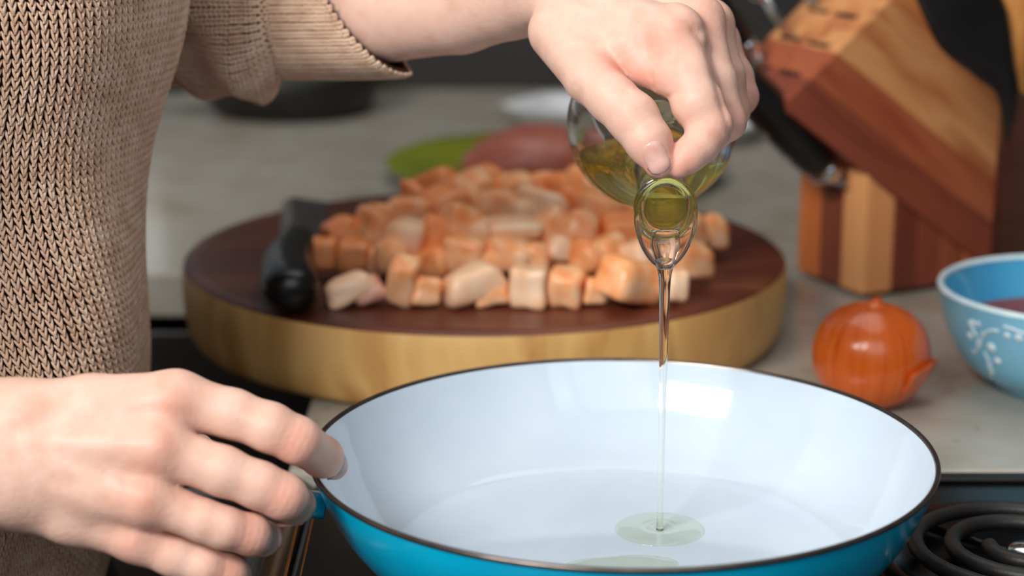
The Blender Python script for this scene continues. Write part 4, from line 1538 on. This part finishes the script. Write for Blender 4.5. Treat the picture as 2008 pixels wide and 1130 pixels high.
def stitches(pos, t, s, n, L, W, mat, parent, name='knit_stitches', slant=0.42, fat=0.30, thick=0.30, jit=0.07, rise=0.2, leg=0.22, lay=0.70):
    "a V of two yarn legs at each position: t along the column, s across it, n out of the cloth"
    rng = np.random.default_rng(5)
    out_v = []
    N_ = len(pos)
    L, W = np.broadcast_to(L, (N_,)), np.broadcast_to(W, (N_,))
    for sg in (-1, 1):
        jt_ = rng.normal(0, jit, (N_, 3))
        ang = slant * sg + jt_[:, 0]
        ax1 = t * np.cos(ang)[:, None] - s * np.sin(ang)[:, None] * -1
        ax1 = ax1 + n * (0.18 + jt_[:, 1:2])
        ax1 /= np.linalg.norm(ax1, axis=1)[:, None]
        ax2 = np.cross(n, ax1)
        ax2 /= np.linalg.norm(ax2, axis=1)[:, None]
        ax3 = np.cross(ax1, ax2)
        c = pos + s * (sg * leg * W)[:, None] + n * (rise * W)[:, None] + s * (jt_[:, 2] * W * 0.4)[:, None]
        v = (c[:, None, :] + ax1[:, None, :] * (TV[None, :, 2:3] * (lay * L)[:, None, None]) + ax2[:, None, :] * (TV[None, :, 0:1] * (fat * W)[:, None, None])
             + ax3[:, None, :] * (TV[None, :, 1:2] * (thick * W)[:, None, None]))
        out_v.append(v)
    v = np.concatenate(out_v, 0)
    nS = len(v)
    f = TF[None] + (np.arange(nS) * len(TV))[:, None, None]
    return mk(name, v.reshape(-1, 3), f.reshape(-1, 3), mat, parent, True, kind='stuff')


def knit_on(surf, U_, V_, du, dv, **kw):
    "surf(u, v); columns run along v"
    e = 1e-3
    p = surf(U_, V_)
    pv = surf(U_ + du * e, V_ + dv * e) - surf(U_ - du * e, V_ - dv * e)
    pu = surf(U_ + e, V_) - surf(U_ - e, V_)
    t_ = pv / np.linalg.norm(pv, axis=1)[:, None]
    n_ = np.cross(pu, pv)
    n_ /= np.linalg.norm(n_, axis=1)[:, None]
    s_ = np.cross(n_, t_)
    return p, t_, s_, n_


# torso columns: they lean towards the front on the way down
PITCH_C, PITCH_R = 0.0041, 0.0042


def drift(z):
    k = np.clip((0.30 - z) / 0.25, 0, 1.3)
    return 0.052 * k ** 1.2


CW = 0.0041
cols_u = np.arange(-0.06, 0.34, CW)
rows_z = np.arange(ZHEM + 0.002, 0.39, PITCH_R)
A_, B_ = np.meshgrid(cols_u, rows_z, indexing='ij')
wt = np.clip(A_ / 0.10, 0.0, 1.0) ** 0.8


def lean(z):
    return A_ - drift(z) * wt


Tt, Tlo, Thi = lean(B_).ravel(), lean(B_ - 0.002).ravel(), (lean(B_) + CW * np.clip(1 - 0.0 * B_, 0, 1)).ravel()
Bt = B_.ravel()
# column width after the lean
gap_ = np.gradient(lean(B_), axis=0).ravel()
P_ = torso(Tt, Bt)
Pd = torso(Tlo, Bt - 0.002)
t_ = Pd - P_
t_ /= np.linalg.norm(t_, axis=1)[:, None]
pu = torso(Tt - 0.0006, Bt) - torso(Tt + 0.0006, Bt)
n_ = np.cross(t_, pu)
n_ /= np.linalg.norm(n_, axis=1)[:, None]
flip_ = np.sign(((P_ - np.stack([np.interp(Bt, zs, xs), np.full(len(Bt), SY), Bt], -1)) * n_).sum(1))
n_ *= flip_[:, None]
s_ = np.cross(n_, t_)
Wc = np.clip(gap_, 0.0027, 0.0050)
stitches(P_, t_, s_, n_, PITCH_R, Wc, M['knit'], sweater, slant=-0.34, fat=0.195, thick=0.42, leg=0.165, lay=0.80, rise=0.30)
# hem: close ribs
hem_th = np.arange(-0.06, 0.34, 0.0040)
rz = np.arange(ZBOT + 0.002, ZHEM, 0.0034)
A_, B_ = np.meshgrid(hem_th, rz, indexing='ij')
Tt, Bt = A_.ravel(), B_.ravel()
P_ = torso(Tt, Bt)
Pd = torso(Tt, Bt - 0.002)
t_ = Pd - P_
t_ /= np.linalg.norm(t_, axis=1)[:, None]
pu = torso(Tt - 0.0006, Bt) - torso(Tt + 0.0006, Bt)
n_ = np.cross(t_, pu)
n_ /= np.linalg.norm(n_, axis=1)[:, None]
n_ *= np.sign(((P_ - np.stack([np.interp(Bt, zs, xs), np.full(len(Bt), SY), Bt], -1)) * n_).sum(1))[:, None]
stitches(P_, t_, np.cross(n_, t_), n_, 0.0034, 0.0038, M['knit'], sweater, name='hem_stitches', slant=-0.22, fat=0.24, thick=0.42)

# sleeve and cuff of the pouring arm, sleeve of the other
ARM = np.array([list(U(60, -60, 1.16)) , list(U(200, -24, 1.125)), list(U(330, 4, 1.10)), list(U(430, 12, 1.078)), list(U(600, 14, 1.05)), list(U(760, 14, 1.02)), list(U(860, 8, 1.005))])


def along_arm(s):
    "s in 0..1 over ARM"
    return smooth_path(ARM, 121)[np.clip((s * 120), 0, 120).astype(int)] if np.ndim(s) else smooth_path(ARM, 121)[int(s * 120)]


ARMP = smooth_path(ARM, 121)
ARMT = np.gradient(ARMP, axis=0)
ARMT /= np.linalg.norm(ARMT, axis=1)[:, None]


def arm_frame(s):
    i = np.clip(s * 120, 0, 119.999)
    k = i.astype(int)
    f = (i - k)[:, None]
    p = ARMP[k] * (1 - f) + ARMP[k + 1] * f
    tt = ARMT[k] * (1 - f) + ARMT[k + 1] * f
    tt /= np.linalg.norm(tt, axis=1)[:, None]
    upv = np.array([0, 0, 1.0])
    u = upv - tt * (tt @ upv)[:, None]
    u /= np.linalg.norm(u, axis=1)[:, None]
    v = np.cross(tt, u)          # away from us / towards us
    return p, tt, u, v


def s_of_px(px):
    pr_ = [(CX + FPX * (q - np.array(CAM))[0] / ((q - np.array(CAM)) @ np.array(FW))) for q in ARMP]
    return float(np.interp(px, pr_, np.linspace(0, 1, 121)))


S0, S1, S2 = 0.0, s_of_px(532), s_of_px(735)
SL_N = [s_of_px(x) for x in (60, 330, 380, 430, 475, 505, 522, 532)]
SL_R = [0.050, 0.0445, 0.0435, 0.0475, 0.0508, 0.0485, 0.043, 0.0365]


TILT = (s_of_px(600) - s_of_px(500)) * 0.82


def sleeve(ph, s):
    w_ = np.clip((s - SL_N[1]) / (SL_N[4] - SL_N[1]), 0, 1)
    p, tt, u, v = arm_frame(s + TILT * w_ * np.sin(ph))
    r = np.interp(s, SL_N, SL_R)
    r = r + 0.0016 * np.sin(5 * ph + 40 * s) + 0.0022 * np.sin(3 * ph - 55 * s)
    return p + u * (r * np.cos(ph))[:, None] + v * (r * np.sin(ph))[:, None]


CU0 = s_of_px(528)
HPX = (s_of_px(800) - s_of_px(700)) / 100


def cuff(ph, k):
    "k 0..1 from the seam to the slanting open edge"
    e = s_of_px_735 - 78 * HPX * np.cos(ph) * 0.85 - 40 * HPX * np.abs(np.sin(ph))
    s = CU0 + (e - CU0) * k
    p, tt, u, v = arm_frame(np.clip(s + TILT * np.sin(ph) * (1 - 0.25 * k), 0, 0.9999))
    r = np.interp(k, [0, 0.1, 0.6, 0.95, 1.0], [0.0362, 0.0372, 0.0362, 0.0352, 0.0340])
    return p + u * (r * np.cos(ph))[:, None] + v * (r * np.sin(ph))[:, None]


s_of_px_735 = s_of_px(728)


def tube_mesh(fn, nu_, nv_, v0, v1, shrink, name, mat, parent):
    ph = np.linspace(0, 2 * np.pi, nu_, endpoint=False)
    vv = np.linspace(v0, v1, nv_)
    A, B = np.meshgrid(ph, vv, indexing='ij')
    P = fn(A.ravel(), B.ravel()).reshape(nu_, nv_, 3)
    c = P.mean(0, keepdims=True)
    P = c + (P - c) * shrink
    F = []
    for i in range(nu_):
        k = (i + 1) % nu_
        for j in range(nv_ - 1):
            F.append((i * nv_ + j, k * nv_ + j, k * nv_ + j + 1, i * nv_ + j + 1))
    o = mk(name, P.reshape(-1, 3), F, mat, parent)
    m = o.modifiers.new('thick', 'SOLIDIFY')
    m.thickness = 0.002
    m.offset = -1 if False else 0
    return o


def knit_tube(fn, ncol, rows, parent, name, fat, thick, slant, wmul=1.0):
    ph = np.linspace(0, 2 * np.pi, ncol, endpoint=False)
    A, B = np.meshgrid(ph, rows, indexing='ij')
    A, B = A.ravel(), B.ravel()
    e = 0.004
    p = fn(A, B)
    tt = fn(A, B + (rows[1] - rows[0]) * 0.5) - p
    Ls = np.linalg.norm(tt, axis=1) * 2
    tt /= np.linalg.norm(tt, axis=1)[:, None]
    pu_ = fn(A + e, B) - fn(A - e, B)
    Wd = np.linalg.norm(pu_, axis=1) / (2 * e) * (2 * np.pi / ncol)
    nn = np.cross(pu_, tt)
    nn /= np.linalg.norm(nn, axis=1)[:, None]
    pc_ = arm_frame(np.clip(np.full(len(A), 0.5), 0, 1))[0]
    cen = fn(A, B) * 0.5 + fn(A + np.pi, B) * 0.5
    nn *= np.sign(((p - cen) * nn).sum(1))[:, None]
    ss = np.cross(nn, tt)
    return stitches(p, tt, ss, nn, Ls, Wd * wmul, M['knit'], parent, name=name, slant=slant, fat=fat, thick=thick)


sl_o = tube_mesh(sleeve, 64, 60, s_of_px(100), S1 - 0.001, 0.965, 'sleeve', M['knit_gap'], sweater)
ORG[sl_o.name] = ORG[sweater.name]
knit_tube(sleeve, 66, np.linspace(s_of_px(250), S1 - 0.002, 62), sweater, 'sleeve_stitches', 0.25, 0.34, 0.38)
cu_o = tube_mesh(cuff, 72, 30, 0.0, 0.995, 0.965, 'cuff', M['knit_gap'], sweater)
knit_tube(cuff, 54, np.linspace(0.01, 0.99, 54), sweater, 'cuff_stitches', 0.30, 0.26, 0.30)
# other sleeve, beside the frame
SR = [np.array(SHR), (np.array(SHR) + ER) / 2 + np.array([-0.01, -0.01, 0]), ER + np.array([-0.012, 0, -0.004]), np.array(U(-560, 872, 0.80)), np.array(U(-330, 888, 0.803))]
V, F = tube(smooth_path(SR, 40), [(0.062, 0.062)] * 12 + [(0.056, 0.056)] * 18 + [(0.046, 0.046)] * 9 + [(0.040, 0.040)], 36, cap=False)
o = mk('sleeve', V, F, M['knit_plain'], sweater)
# far upper sleeve from shoulder to elbow
SLp = [np.array(SHL), np.array([SX - 0.01, SY + 0.17, 0.33]), np.array(U(60, -60, 1.16)) + np.array([-0.02, 0, 0.02]), ARM[0] + (ARM[1] - ARM[0]) * 0.6]
V, F = tube(smooth_path(SLp, 30), [(0.064, 0.064)] * 10 + [(0.056, 0.056)] * 10 + [(0.050, 0.050)] * 10, 36, cap=False)
mk('upper_sleeve', V, F, M['knit_plain'], sweater)
sweater.data.materials.append(M['knit_plain'])
for p_ in sweater.data.polygons:
    c_ = p_.center.z + ORG[sweater.name].z
    if c_ > 0.388 or p_.center.y > 0.02:
        p_.material_index = 1
